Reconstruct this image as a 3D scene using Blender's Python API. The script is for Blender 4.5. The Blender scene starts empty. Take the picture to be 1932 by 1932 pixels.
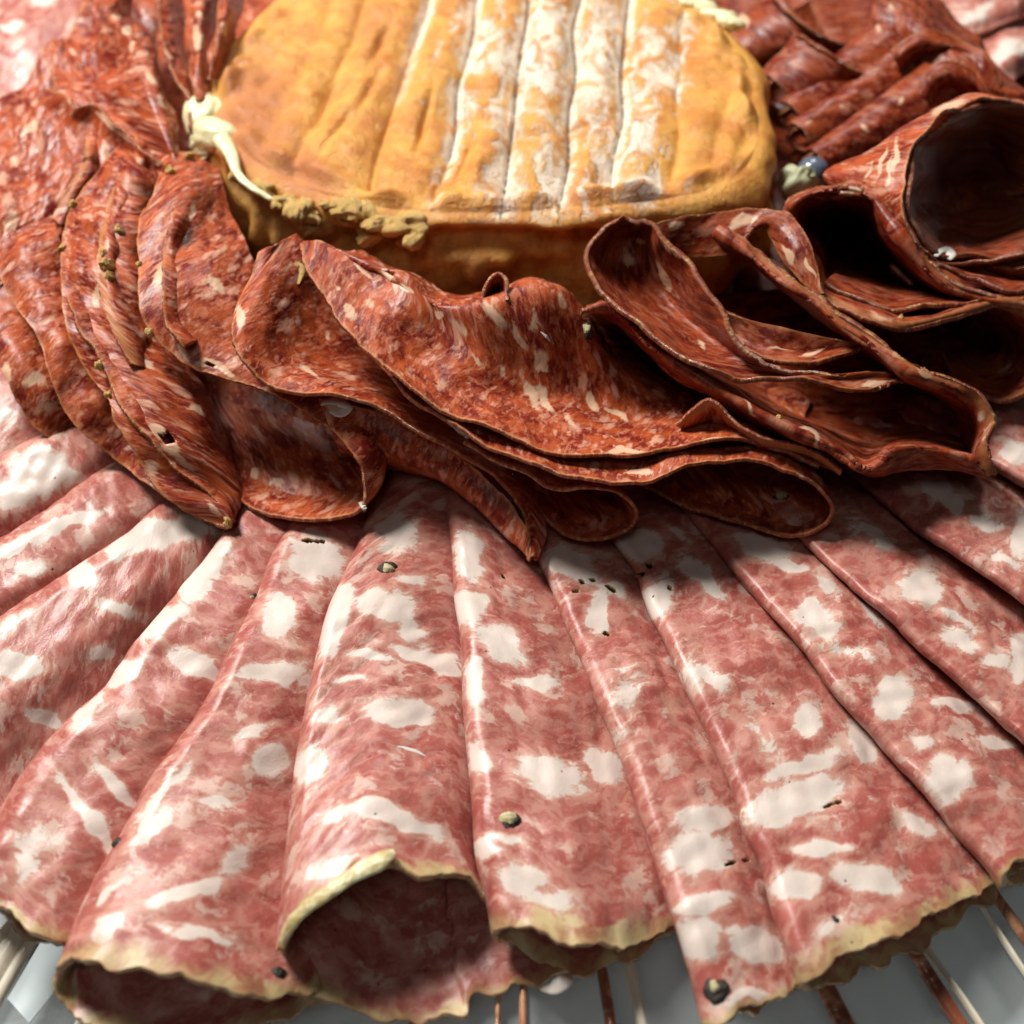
import bpy, math, random
import numpy as np

# ------------------------------------------------------------------ camera, light, exposure
sc = bpy.context.scene
MM = 0.001
FOV, PITCH, CAMH = 48.0, 50.0, 144.0          # degrees, degrees, mm above the platter
cam_d = bpy.data.cameras.new("camera")
cam = bpy.data.objects.new("camera", cam_d)
sc.collection.objects.link(cam)
cam.location = (0, 0, CAMH * MM)
cam.rotation_euler = (math.radians(90 - PITCH), 0, 0)
cam_d.sensor_width = 36
cam_d.lens = 18 / math.tan(math.radians(FOV / 2))
cam_d.clip_start = 0.005
cam_d.clip_end = 20
cam_d.dof.use_dof = True
cam_d.dof.focus_distance = 0.163
cam_d.dof.aperture_fstop = 18
sc.camera = cam

world = bpy.data.worlds.new("World")
sc.world = world
world.use_nodes = True
bg = world.node_tree.nodes["Background"]
bg.inputs[0].default_value = (0.95, 0.96, 1.0, 1)
bg.inputs[1].default_value = 0.02

def area(name, loc, target, size, power, col, sy=None):
    d = bpy.data.lights.new(name, 'AREA')
    d.shape = 'RECTANGLE'; d.size = size; d.size_y = sy or size
    d.energy = power; d.color = col
    o = bpy.data.objects.new(name, d)
    sc.collection.objects.link(o)
    o.location = loc
    v = [target[i] - loc[i] for i in range(3)]
    from mathutils import Vector
    o.rotation_euler = Vector(v).to_track_quat('-Z', 'Y').to_euler()
    return o
area("ceiling_lamp", (-0.36, 0.46, 0.60), (0, 0.11, 0), 0.22, 11.2, (1.0, 0.965, 0.91), 0.22)
area("rim_sheen_light", (0.06, 0.75, 0.55), (0, 0.10, 0), 0.16, 2.2, (1.0, 0.97, 0.93), 0.16)  # added light from behind, gives the slice rims a sheen
area("front_fill_light", (-0.10, -0.20, 0.72), (0, 0.14, 0), 0.22, 0.45, (1.0, 0.97, 0.93), 0.22)  # added weak front fill, brightens the cheese wall

sc.view_settings.view_transform = 'Standard'
sc.view_settings.look = 'None'
sc.view_settings.exposure = -0.12
sc.view_settings.gamma = 1.0
sc.view_settings.use_curve_mapping = False
sc.cycles.max_bounces = 8
sc.cycles.transparent_max_bounces = 8

# ------------------------------------------------------------------ helpers
rs = np.random.RandomState(7)
TT = math.tan(math.radians(FOV / 2)); PP = math.radians(PITCH)

def W(x, y, h):
    """guide point (photo column, photo row, height mm) -> place in the scene, mm"""
    x = np.asarray(x, float); y = np.asarray(y, float); h = np.asarray(h, float)
    a = (x - 966) / 966 * TT; b = -(y - 966) / 966 * TT
    dy = math.cos(PP) + b * math.sin(PP); dz = -math.sin(PP) + b * math.cos(PP)
    k = (CAMH - h) / -dz
    return np.stack([a * k, dy * k, h + 0 * k], -1)

def proj(P):
    v = P - np.array([0, 0, CAMH])
    z = v[..., 1] * math.cos(PP) - v[..., 2] * math.sin(PP)
    u = v[..., 1] * math.sin(PP) + v[..., 2] * math.cos(PP)
    return 966 + 966 * v[..., 0] / z / TT, 966 - 966 * u / z / TT

def waves(x, y, seed, f, n=14):
    r = np.random.RandomState(seed)
    out = 0
    for _ in range(n):
        a = r.uniform(0, 2 * math.pi); k = f * r.uniform(0.5, 1.6)
        out = out + np.sin((x * math.cos(a) + y * math.sin(a)) * k + r.uniform(0, 6.28))
    return out / math.sqrt(n / 2) * 0.5

def spl(P, n, axis=0):
    """Catmull-Rom resample of P along axis to n samples"""
    P = np.moveaxis(np.asarray(P, float), axis, 0)
    m = len(P)
    if m == 2:
        t = np.linspace(0, 1, n).reshape((-1,) + (1,) * (P.ndim - 1))
        out = P[0] * (1 - t) + P[1] * t
        return np.moveaxis(out, 0, axis)
    Q = np.concatenate([[2 * P[0] - P[1]], P, [2 * P[-1] - P[-2]]])
    t = np.linspace(0, m - 1, n); i = np.minimum(t.astype(int), m - 2); f = (t - i).reshape((-1,) + (1,) * (P.ndim - 1))
    a, b, c, d = Q[i], Q[i + 1], Q[i + 2], Q[i + 3]
    out = 0.5 * (2 * b + (c - a) * f + (2 * a - 5 * b + 4 * c - d) * f ** 2 + (3 * b - a - 3 * c + d) * f ** 3)
    return np.moveaxis(out, 0, axis)

def poly(pts, n):
    """polyline resampled by arc length, smooth"""
    P = spl(np.array(pts, float), 400)
    s = np.r_[0, np.cumsum(np.linalg.norm(np.diff(P, axis=0), axis=1))]
    t = np.linspace(0, s[-1], n)
    return np.stack([np.interp(t, s, P[:, k]) for k in range(P.shape[1])], -1)

def ss(e0, e1, x):
    t = np.clip((x - e0) / (e1 - e0), 0, 1); return t * t * (3 - 2 * t)

def blobfield(X, Y, blobs, seed):
    """>0 inside the fat pieces; (x, y, rx, ry, angle[, strength])"""
    F = np.full(X.shape, -1.0)
    if not blobs: return F
    wx = X + 7 * waves(X, Y, seed + 1, 0.09); wy = Y + 7 * waves(X, Y, seed + 2, 0.09)
    for b in blobs:
        cx, cy, rx, ry, an = b[:5]; st = b[5] if len(b) > 5 else 1.0
        a = math.radians(an); dx, dy = wx - cx, wy - cy
        u = (dx * math.cos(a) + dy * math.sin(a)) / rx; v = (-dx * math.sin(a) + dy * math.cos(a)) / ry
        F = np.maximum(F, (1 - np.sqrt(u * u + v * v)) * st)
    return F

SURF = []
def surf(x, y, default=8.0, rad=7):
    best = None
    for X, Y, H, bb in SURF:
        if not (bb[0] - rad < x < bb[1] + rad and bb[2] - rad < y < bb[3] + rad): continue
        m = (X - x) ** 2 + (Y - y) ** 2 < rad * rad
        if m.any():
            h = np.median(H[m & (H > H[m].max() - 0.8)])
            best = h if best is None else max(best, h)
    return default if best is None else best
def reg(P):
    X, Y = proj(P); SURF.append((X, Y, P[..., 2], (X.min(), X.max(), Y.min(), Y.max())))
def snap(p, up=0.3):
    return (p[0], p[1], surf(p[0], p[1], p[2] if len(p) > 2 else 8) + up)

def tearmask(X, Y, U, V, tears, seed):
    if not tears: return None
    F = np.full(X.shape, -1.0)
    for cx, cy, rx, ry, an in tears:
        a = math.radians(an); dx, dy = X - cx, Y - cy
        u = (dx * math.cos(a) + dy * math.sin(a)) / rx; v = (-dx * math.sin(a) + dy * math.cos(a)) / ry
        F = np.maximum(F, 1 - np.sqrt(u * u + v * v))
    return F + 0.25 * waves(U, V, seed + 77, 5.0) < 0.38

def grid_mesh(name, P, attrs, mats, parent=None, thick=None, wrap=False, keep=None):
    """P (N,M,3) in mm"""
    N, M = P.shape[:2]
    me = bpy.data.meshes.new(name)
    idx = np.arange(N * M).reshape(N, M)
    a = idx[:-1, :-1]; b = idx[1:, :-1]; c = idx[1:, 1:]; d = idx[:-1, 1:]
    F = np.stack([a, b, c, d], -1).reshape(-1, 4)
    if wrap:
        F = np.concatenate([F, np.stack([idx[-1, :-1], idx[0, :-1], idx[0, 1:], idx[-1, 1:]], -1)])
    if keep is not None:
        F = F[keep.reshape(-1)[F].all(1)]
    me.vertices.add(N * M)
    me.vertices.foreach_set("co", (P * MM).reshape(-1).astype(np.float32))
    me.loops.add(len(F) * 4); me.loops.foreach_set("vertex_index", F.reshape(-1).astype(np.int32))
    me.polygons.add(len(F))
    me.polygons.foreach_set("loop_start", np.arange(0, len(F) * 4, 4, dtype=np.int32))
    me.polygons.foreach_set("use_smooth", np.ones(len(F), bool))
    me.update(calc_edges=True); me.validate()
    for k, v in attrs.items():
        if v.ndim == 3:
            at = me.attributes.new(k, 'FLOAT_VECTOR', 'POINT'); at.data.foreach_set("vector", v.reshape(-1).astype(np.float32))
        else:
            at = me.attributes.new(k, 'FLOAT', 'POINT'); at.data.foreach_set("value", v.reshape(-1).astype(np.float32))
    for m in mats: me.materials.append(m)
    o = bpy.data.objects.new(name, me); sc.collection.objects.link(o)
    if parent: o.parent = parent
    if thick:
        md = o.modifiers.new("thickness", 'SOLIDIFY'); md.thickness = thick * MM; md.offset = 0
        md.use_rim = True; md.material_offset_rim = 1 if len(mats) > 1 else 0
    return o

def tag(o, label, cat, group=None, kind=None):
    if kind: o['kind'] = kind
    if label: o['label'] = label
    if cat: o['category'] = cat
    if group: o['group'] = group
    return o

# ------------------------------------------------------------------ materials
class NT:
    def __init__(s, name):
        s.m = bpy.data.materials.new(name); s.m.use_nodes = True
        s.t = s.m.node_tree; s.n = s.t.nodes; s.b = s.n["Principled BSDF"]
    def L(s, a, b): s.t.links.new(a, b)
    def set(s, sock, v):
        if isinstance(v, bpy.types.NodeSocket): s.L(v, sock)
        elif isinstance(v, (tuple, list)) and len(v) == 3 and sock.type == 'RGBA': sock.default_value = (*v, 1)
        else: sock.default_value = v
    def attr(s, name, out='Fac'):
        n = s.n.new('ShaderNodeAttribute'); n.attribute_name = name; return n.outputs[out]
    def math(s, op, a, b=0.0, c=0.0, clamp=False):
        n = s.n.new('ShaderNodeMath'); n.operation = op; n.use_clamp = clamp
        s.set(n.inputs[0], a); s.set(n.inputs[1], b); s.set(n.inputs[2], c); return n.outputs[0]
    def vmath(s, op, a, b=(0, 0, 0), sc_=None):
        n = s.n.new('ShaderNodeVectorMath'); n.operation = op
        s.set(n.inputs[0], a); s.set(n.inputs[1], b)
        if sc_ is not None: s.set(n.inputs[3], sc_)
        return n.outputs[0]
    def noise(s, vec, scale, detail=4, rough=0.55, dist=0.0, out=0):
        n = s.n.new('ShaderNodeTexNoise'); s.L(vec, n.inputs['Vector'])
        n.inputs['Scale'].default_value = scale; n.inputs['Detail'].default_value = detail
        n.inputs['Roughness'].default_value = rough; n.inputs['Distortion'].default_value = dist
        return n.outputs[out]
    def vor(s, vec, scale, feature='F1', rnd=1.0, smooth=None):
        n = s.n.new('ShaderNodeTexVoronoi'); n.feature = feature; s.L(vec, n.inputs['Vector'])
        n.inputs['Scale'].default_value = scale; n.inputs['Randomness'].default_value = rnd
        if smooth is not None and 'Smoothness' in n.inputs: n.inputs['Smoothness'].default_value = smooth
        return n
    def ramp(s, v, e0, e1, smooth=True):
        n = s.n.new('ShaderNodeMapRange'); n.interpolation_type = 'SMOOTHSTEP' if smooth else 'LINEAR'
        s.set(n.inputs[0], v); s.set(n.inputs[1], e0); s.set(n.inputs[2], e1); return n.outputs[0]
    def mix(s, f, a, b):
        n = s.n.new('ShaderNodeMix'); n.data_type = 'RGBA'; n.clamp_factor = True
        s.set(n.inputs[0], f); s.set(n.inputs[6], a); s.set(n.inputs[7], b); return n.outputs[2]
    def bump(s, h, dist, strength=1.0, prev=None):
        n = s.n.new('ShaderNodeBump'); n.inputs['Distance'].default_value = dist; n.inputs['Strength'].default_value = strength
        s.L(h, n.inputs['Height'])
        if prev is not None: s.L(prev, n.inputs['Normal'])
        return n.outputs[0]
    def P(s, **k):
        names = dict(col='Base Color', rough='Roughness', spec='Specular IOR Level', sss='Subsurface Weight', sr='Subsurface Radius',
                     ssc='Subsurface Scale', norm='Normal', alpha='Alpha', trans='Transmission Weight', coat='Coat Weight', cr='Coat Roughness', ior='IOR', metal='Metallic')
        for a, v in k.items(): s.set(s.b.inputs[names[a]], v)
        return s.m

def warp(t, p, sc1, amt, det=3):
    n = t.noise(p, sc1, det, 0.6, 0, out=1)
    d = t.vmath('SUBTRACT', n, (0.5, 0.5, 0.5))
    d = t.vmath('SCALE', d, sc_=amt)
    return t.vmath('ADD', p, d)

def pink_material():
    t = NT("pale_salami_meat")
    p = t.attr("pat", 'Vector'); fatb = t.attr("fat"); rind = t.attr("rind")
    w = warp(t, p, 0.45, 2.6, 3)
    mid = t.noise(w, 0.20, 6, 0.60, 0.6)
    col = t.mix(t.ramp(mid, 0.38, 0.66), (0.335, 0.078, 0.062), (0.43, 0.140, 0.110))
    str_ = t.vmath('MULTIPLY', w, (0.50, 1.0, 1.0))
    s1 = t.noise(str_, 0.55, 4, 0.58, 1.0)
    ve = t.vor(t.vmath('MULTIPLY', w, (0.55, 1.0, 1.0)), 0.34, 'DISTANCE_TO_EDGE', 1.0)
    band = t.math('MULTIPLY', t.ramp(t.math('ADD', ve.outputs['Distance'], t.math('MULTIPLY', t.math('SUBTRACT', s1, 0.5), 0.5)), 0.16, 0.01), t.ramp(mid, 0.36, 0.58))
    col = t.mix(t.math('MULTIPLY', band, 0.52), col, (0.58, 0.315, 0.245))
    col = t.mix(t.math('MULTIPLY', t.ramp(s1, 0.48, 0.64), 0.45), col, (0.57, 0.300, 0.235))
    s2 = t.noise(str_, 2.0, 3, 0.62, 0.8)
    col = t.mix(t.math('MULTIPLY', t.ramp(s2, 0.56, 0.68), 0.28), col, (0.62, 0.36, 0.28))
    edge = t.math('ADD', t.math('MULTIPLY', t.math('SUBTRACT', s1, 0.5), 1.05), t.math('MULTIPLY', t.math('SUBTRACT', s2, 0.5), 0.30))
    fe = t.math('ADD', fatb, edge)
    f0 = t.math('MULTIPLY', t.ramp(fe, 0.0, 0.26), 0.96)
    halo = t.math('MULTIPLY', t.ramp(fe, -0.30, 0.06), 0.40)
    v1 = t.vor(w, 0.19, 'F1', 1.0)
    f1 = t.math('MULTIPLY', t.ramp(t.math('ADD', v1.outputs['Distance'], t.math('MULTIPLY', edge, -1.0)), 0.42, 0.26), t.math('MULTIPLY', t.ramp(mid, 0.44, 0.54), 0.72))
    fat = t.math('MAXIMUM', f0, f1)
    col = t.mix(halo, col, (0.62, 0.36, 0.27))
    fatc = t.mix(t.math('ADD', t.math('MULTIPLY', f0, 0.65), t.math('MULTIPLY', t.math('SUBTRACT', mid, 0.2), 0.6)), (0.58, 0.38, 0.30), (0.71, 0.64, 0.58))
    col = t.mix(fat, col, fatc)
    r = t.math('ADD', rind, t.math('ADD', t.math('MULTIPLY', t.math('SUBTRACT', mid, 0.5), 1.5), edge))
    rc = t.mix(t.ramp(mid, 0.38, 0.62), (0.36, 0.19, 0.085), (0.54, 0.44, 0.21))
    col = t.mix(t.math('MULTIPLY', t.ramp(r, 0.18, 0.85), 0.85), col, rc)
    sp = t.vor(p, 0.42, 'F1', 1.0)
    sepn = t.n.new('ShaderNodeSeparateColor'); t.L(sp.outputs['Color'], sepn.inputs[0])
    spm = t.math('MULTIPLY', t.ramp(sp.outputs['Distance'], 0.085, 0.05), t.math('GREATER_THAN', sepn.outputs[0], 0.86))
    col = t.mix(spm, col, (0.05, 0.02, 0.015))
    rough = t.math('ADD', t.math('MULTIPLY', mid, 0.36), 0.20)
    hb = t.noise(w, 0.9, 5, 0.60)
    b = t.bump(t.math('ADD', hb, t.math('MULTIPLY', t.ramp(fatb, -0.1, 0.3), 0.20)), 0.00022, 0.35)
    return t.P(col=col, rough=rough, spec=0.42, sss=0.14, sr=(1.0, 0.35, 0.25), ssc=0.0016, norm=b)

def dark_material(name="red_salami_meat", hue=(1.06, 1.0, 1.0), fatk=1.0):
    t = NT(name)
    p = t.attr("pat", 'Vector'); fatb = t.attr("fat"); rind = t.attr("rind")
    w = warp(t, p, 0.5, 1.8, 3)
    st = t.vmath('MULTIPLY', w, (0.42, 1.0, 1.0))
    c = lambda r, g, b: (r * hue[0], g * hue[1], b * hue[2])
    n0 = t.noise(w, 0.28, 4, 0.6)
    base = t.mix(t.ramp(n0, 0.36, 0.64), c(0.145, 0.011, 0.008), c(0.38, 0.074, 0.019))
    fib = t.noise(st, 0.85, 4, 0.60, 0.9)
    base = t.mix(t.math('MULTIPLY', t.ramp(fib, 0.49, 0.62), 0.70), base, c(0.50, 0.175, 0.095))
    f3 = t.noise(st, 2.6, 3, 0.7)
    base = t.mix(t.math('MULTIPLY', t.ramp(f3, 0.53, 0.66), 0.28), base, c(0.52, 0.20, 0.10))
    base = t.mix(t.math('MULTIPLY', t.ramp(f3, 0.47, 0.34), 0.40), base, c(0.13, 0.012, 0.008))
    e = t.math('ADD', t.math('MULTIPLY', t.math('SUBTRACT', fib, 0.5), 0.9), t.math('MULTIPLY', t.math('SUBTRACT', f3, 0.5), 0.3))
    v1 = t.vor(st, 0.40, 'F1', 1.0)
    sepn = t.n.new('ShaderNodeSeparateColor'); t.L(v1.outputs['Color'], sepn.inputs[0])
    f1 = t.math('MULTIPLY', t.ramp(t.math('ADD', v1.outputs['Distance'], t.math('MULTIPLY', e, -0.30)), 0.40, 0.16), t.math('GREATER_THAN', sepn.outputs[0], 0.38))
    v2 = t.vor(st, 0.95, 'F1', 1.0)
    sep2 = t.n.new('ShaderNodeSeparateColor'); t.L(v2.outputs['Color'], sep2.inputs[0])
    f2 = t.math('MULTIPLY', t.ramp(t.math('ADD', v2.outputs['Distance'], t.math('MULTIPLY', e, -0.35)), 0.40, 0.10), t.math('MULTIPLY', t.math('GREATER_THAN', sep2.outputs[0], 0.35), 0.7))
    fb = t.math('MULTIPLY', t.ramp(t.math('ADD', fatb, t.math('MULTIPLY', e, 1.1)), 0.0, 0.40), 0.92)
    fat = t.math('MAXIMUM', t.math('MULTIPLY', t.math('MAXIMUM', f1, f2), 0.70 * fatk), fb)
    fatc = t.mix(fib, c(0.58, 0.27, 0.17), c(0.70, 0.45, 0.33))
    fatc = t.mix(fb, fatc, (0.66, 0.44, 0.29))
    col = t.mix(fat, base, fatc)
    r = t.math('ADD', rind, t.math('MULTIPLY', e, 1.0))
    col = t.mix(t.math('MULTIPLY', t.ramp(r, 0.45, 0.95), 0.65), col, t.mix(n0, c(0.38, 0.10, 0.035), c(0.56, 0.32, 0.13)))
    rough = t.math('ADD', t.math('MULTIPLY', n0, 0.36), 0.19)
    b = t.bump(t.noise(t.vmath('MULTIPLY', p, (0.7, 1.0, 1.0)), 1.0, 3, 0.55), 0.00040, 0.35)
    return t.P(col=col, rough=rough, spec=0.20, sss=0.08, sr=(1.0, 0.3, 0.15), ssc=0.001, norm=b)

def rim_material(name, c1, c2):
    t = NT(name)
    p = t.attr("pat", 'Vector')
    n = t.noise(p, 1.2, 5, 0.65)
    col = t.mix(t.ramp(n, 0.46, 0.70), c1, c2)
    b = t.bump(t.noise(p, 4.0, 4, 0.7), 0.00035, 1.0)
    return t.P(col=col, rough=0.22, spec=0.7, sss=0.15, sr=(1.0, 0.4, 0.2), ssc=0.001, norm=b)

M_pink = pink_material()
M_dark = dark_material()
M_dark2 = dark_material("brown_red_salami_meat", (0.74, 0.64, 0.60), 0.55)
M_prim = rim_material("pale_salami_cut_edge", (0.46, 0.24, 0.12), (0.64, 0.52, 0.28))
M_drim = rim_material("red_salami_cut_edge", (0.31, 0.070, 0.030), (0.60, 0.34, 0.13))
M_drim2 = rim_material("brown_salami_cut_edge", (0.22, 0.046, 0.022), (0.50, 0.27, 0.08))

def plain(name, col, rough=0.5, **k):
    t = NT(name); return t.P(col=col, rough=rough, **k)

# ------------------------------------------------------------------ pale salami slices, each folded into a flat roll
GP = "pale salami slices folded and fanned out around the cheese"
def pale_roll(label, left, right, end_top, end_bot, hL, hR, rr, blobs=(), seed=0, lift=0.0, n=300, m=150, rind=1.0, thick=0.85, tears=()):
    """left/right: photo-guided fold line and hidden line (inner end first); end_*: outer rims from fold to hidden side.
    hL, hR: heights (inner, outer) of the fold's middle and of the hidden side; rr fold radius (inner, outer) mm"""
    ts = np.linspace(0, 1, n)
    Lp = poly(left, n); Rp = poly(right, n)
    mm = m // 2
    def coons(end, u):
        E = poly(end, 200); ue = np.linspace(0, 1, 200)
        Eu = np.stack([np.interp(u, ue, E[:, k]) for k in range(2)], -1)          # (m?,2)
        I = Lp[0] * (1 - u[:, None]) + Rp[0] * u[:, None]
        t = ts[:, None, None]; uu = u[None, :, None]
        A = Lp[:, None, :] * (1 - uu) + Rp[:, None, :] * uu
        B = I[None] * (1 - t) + Eu[None] * t
        Cc = (Lp[0] * (1 - t) + Lp[-1] * t) * (1 - uu) + (Rp[0] * (1 - t) + Rp[-1] * t) * uu
        return A + B - Cc
    hl = np.interp(ts, [0, 0.42, 0.8, 1], [2.8, 7.7, 7.4, hL[1] + .4])
    hr = np.interp(ts, [0, 0.42, 0.8, 1], [1.8, 3.2, 3.2, 2.8]); r = np.interp(ts, [0, 0.42, 0.75, 1], [1.0, 2.3, 2.3 + 0.35 * (rr[1] - 2.3), rr[1]])
    # cross profile: quarter turn then long gentle slope
    wmm = np.linalg.norm(W(Lp[:, 0], Lp[:, 1], hl) - W(Rp[:, 0], Rp[:, 1], hr), axis=1)
    q = np.linspace(0, 1, mm + 1)
    S = []; H = []
    for sgn in (1, -1):
        a0 = 0.20
        th = np.clip(q / a0, 0, 1) * math.pi / 2
        xr = r[:, None] * (1 - np.cos(th))[None]; zr = r[:, None] * np.sin(th)[None]
        k = np.clip((q - a0) / (1 - a0), 0, 1)[None]
        ww = np.maximum(wmm, r * 1.5)[:, None]
        x = xr + (ww - r[:, None]) * k
        u = x / ww
        if sgn > 0:
            e = 0.45 * k + 0.55 * ss(0.35, 1, k)
            h = (hl[:, None] + zr) * (1 - e) + hr[:, None] * e
            arch = lift * ss(0.55, 1.0, ts)[:, None] * np.sin(math.pi * np.clip(u, 0, 1)) 
            h = h + arch
        else:
            h = hl[:, None] - zr - (hl[:, None] - r[:, None] - 0.9) * ss(0, 0.35, k)
            h = np.maximum(h, 0.9)
        S.append(u); H.append(h)
    def patch(end, U, Hh):
        E = poly(end, 300); ue = np.linspace(0, 1, 300)
        t = ts[:, None]
        Ex = np.interp(U, ue, E[:, 0]); Ey = np.interp(U, ue, E[:, 1])
        out = []
        for k, EE in ((0, Ex), (1, Ey)):
            A = Lp[:, k, None] * (1 - U) + Rp[:, k, None] * U
            B = (Lp[0, k] * (1 - U) + Rp[0, k] * U) * (1 - t) + EE * t
            Cc = (Lp[0, k] * (1 - t) + Lp[-1, k] * t) * (1 - U) + (Rp[0, k] * (1 - t) + Rp[-1, k] * t) * U
            out.append(A + B - Cc)
        return W(out[0], out[1], Hh), out[0], out[1]
    PT, XT, YT = patch(end_top, S[0], H[0])
    PB, XB, YB = patch(end_bot, S[1], H[1])
    P = np.concatenate([PB[:, ::-1], PT[:, 1:]], 1)
    X = np.concatenate([XB[:, ::-1], XT[:, 1:]], 1); Y = np.concatenate([YB[:, ::-1], YT[:, 1:]], 1)
    # pattern coordinates: distance along / across, mm
    dU = np.linalg.norm(np.diff(P, axis=1), axis=2); U = np.c_[np.zeros(n), np.cumsum(dU, 1)]; U -= U[:, [mm]]
    dV = np.linalg.norm(np.diff(P, axis=0), axis=2); V = np.r_[np.zeros((1, P.shape[1])), np.cumsum(dV, 0)]
    V = V - V[-1:, :]
    # surface unevenness
    bump = 0.30 * waves(U, V, seed + 5, 0.45) + 0.13 * waves(U, V, seed + 6, 1.4)
    P[..., 2] += bump
    edge = ss(6, 0, -V)
    P[..., 2] += edge * 0.28 * waves(U, V, seed + 7, 0.8)
    rag = waves(U, 0 * U, seed + 8, 0.9) * 0.7 + waves(U, 0 * U, seed + 9, 3.0) * 0.22
    dirv = P[-1] - P[-8]; dirv /= np.linalg.norm(dirv, axis=1, keepdims=True) + 1e-9
    P += (ss(3, 0, -V) * rag)[..., None] * dirv[None]
    f = np.concatenate([np.full(XB.shape, -1.0)[:, ::-1], blobfield(XT, YT, blobs, seed)[:, 1:]], 1)
    rd = np.clip(1 + V / (2.6 * rind), 0, 1) if rind > 0 else 0 * V
    pat = np.stack([U, V, np.full(U.shape, seed * 13.7)], -1)
    keep = None
    if tears:
        keep = np.ones(X.shape, bool); keep[:, mm + 1:] = tearmask(XT[:, 1:], YT[:, 1:], U[:, mm + 1:], V[:, mm + 1:], tears, seed)
    o = grid_mesh("folded_salami_slice", P, {"pat": pat, "fat": f, "rind": rd}, [M_pink, M_prim], thick=thick, keep=keep)
    tag(o, label, "salami", GP); reg(P)
    return o

# P4 style data (inner end first)
L5 = [(850, 780), (845, 925), (858, 1040), (862, 1130), (875, 1216), (878, 1316), (886, 1416), (896, 1516), (903, 1616), (922, 1691), (934, 1764)]
L4 = [(790, 780), (740, 890), (700, 970), (668, 1056), (622, 1151), (590, 1291), (562, 1441), (550, 1556), (538, 1666), (527, 1788)]
L3 = [(700, 780), (610, 890), (550, 986), (520, 1046), (480, 1141), (440, 1226), (396, 1316), (340, 1401), (280, 1486), (220, 1596), (170, 1691), (108, 1832)]
L2 = [(580, 780), (500, 900), (430, 996), (400, 1046), (320, 1141), (255, 1221), (200, 1296), (135, 1356), (75, 1426), (5, 1526), (-40, 1600), (-60, 1680)]
L1 = [(480, 780), (380, 880), (290, 970), (200, 1041), (130, 1081), (75, 1121), (0, 1166), (-90, 1225), (-160, 1290)]
L0 = [(400, 740), (300, 830), (180, 900), (75, 976), (0, 1021), (-120, 1090), (-220, 1160)]
Lm = [(300, 700), (200, 760), (100, 815), (0, 862), (-120, 930), (-220, 1000)]
L6 = [(960, 880), (990, 980), (1016, 1051), (1041, 1101), (1066, 1166), (1096, 1231), (1131, 1326), (1171, 1416), (1201, 1506), (1236, 1606), (1261, 1691), (1286, 1766), (1311, 1851), (1333, 1945)]
L7 = [(1070, 880), (1120, 960), (1161, 1021), (1201, 1081), (1226, 1151), (1256, 1211), (1306, 1316), (1346, 1401), (1391, 1506), (1406, 1566), (1441, 1636), (1461, 1716), (1484, 1786), (1519, 1861)]
L8 = [(1220, 880), (1290, 960), (1346, 1026), (1391, 1081), (1466, 1166), (1531, 1241), (1576, 1306), (1651, 1386), (1706, 1451), (1756, 1506), (1806, 1566), (1856, 1621), (1890, 1668)]
L9 = [(1360, 860), (1440, 950), (1516, 1021), (1581, 1081), (1666, 1156), (1741, 1226), (1816, 1291), (1891, 1361), (1960, 1430), (2010, 1500)]
L10 = [(1520, 820), (1610, 900), (1691, 966), (1766, 1021), (1856, 1081), (1932, 1136), (2040, 1215), (2120, 1280)]
L11 = [(1680, 780), (1780, 840), (1870, 878), (1932, 915), (2060, 985), (2180, 1060)]
def off(Lx, dx, dy=0, k=1.0):
    return [(x + dx, y + dy) for x, y in Lx]

pale_roll("pale salami slice at the left frame edge under the red salami, pieces of white fat", Lm, off(L0, 30, 30), [(-220, 1000), (-190, 1100), (-150, 1180)], [(-220, 1000), (-190, 1110), (-150, 1190)], (7.5, 7), (3, 2), (2.0, 2.6), [(80, 890, 60, 55, 0), (30, 935, 40, 30, 0), (130, 905, 40, 25, 20, .7)], 11, rind=0)
pale_roll("pale salami slice at far left, with a long white fat streak under the red salami", L0, off(L1, 50, 40), [(-220, 1160), (-170, 1260), (-110, 1330)], [(-220, 1160), (-180, 1270), (-110, 1340)], (7.5, 7), (3, 2), (2.0, 2.6), [(110, 1000, 100, 20, -22), (30, 1035, 50, 14, -25), (60, 1075, 40, 16, -10, .6)], 12, rind=0)
pale_roll("pale salami slice left of the fan, broad with ivory fat along its upper end", L1, off(L2, 60, 40), [(-160, 1290), (-130, 1480), (-90, 1700)], [(-160, 1290), (-140, 1500), (-90, 1720)], (7.5, 7), (3, 1.8), (2.0, 2.8),
    [(300, 1008, 110, 32, -8), (158, 1090, 34, 30, 10), (35, 1256, 62, 30, 8), (85, 1356, 52, 20, 18), (245, 1035, 60, 22, -25), (225, 1150, 60, 18, 20, .6), (20, 1180, 50, 14, -30, .5), (190, 1235, 30, 20, 0, .6)], 13, rind=0)
pale_roll("pale salami slice in the lower left corner with glittering dark red end", L2, off(L3, 70, 50), [(-60, 1680), (0, 1712), (40, 1748), (100, 1772), (180, 1776), (240, 1760)], [(-60, 1690), (0, 1722), (40, 1758), (100, 1780), (180, 1784), (240, 1765)], (7.5, 5.5), (3, 1.8), (2.0, 3.0),
    [(400, 1065, 60, 22, -50), (372, 1105, 50, 30, -50), (310, 1180, 60, 26, -42), (240, 1270, 50, 18, -42), (170, 1350, 55, 16, -45), (360, 1250, 60, 26, 20), (390, 1262, 40, 20, 40), (170, 1545, 110, 17, 52), (215, 1480, 70, 15, 45, .8), (60, 1590, 30, 40, 30, .5), (60, 1620, 30, 60, 30, .5)], 14, rind=0.9)
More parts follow.
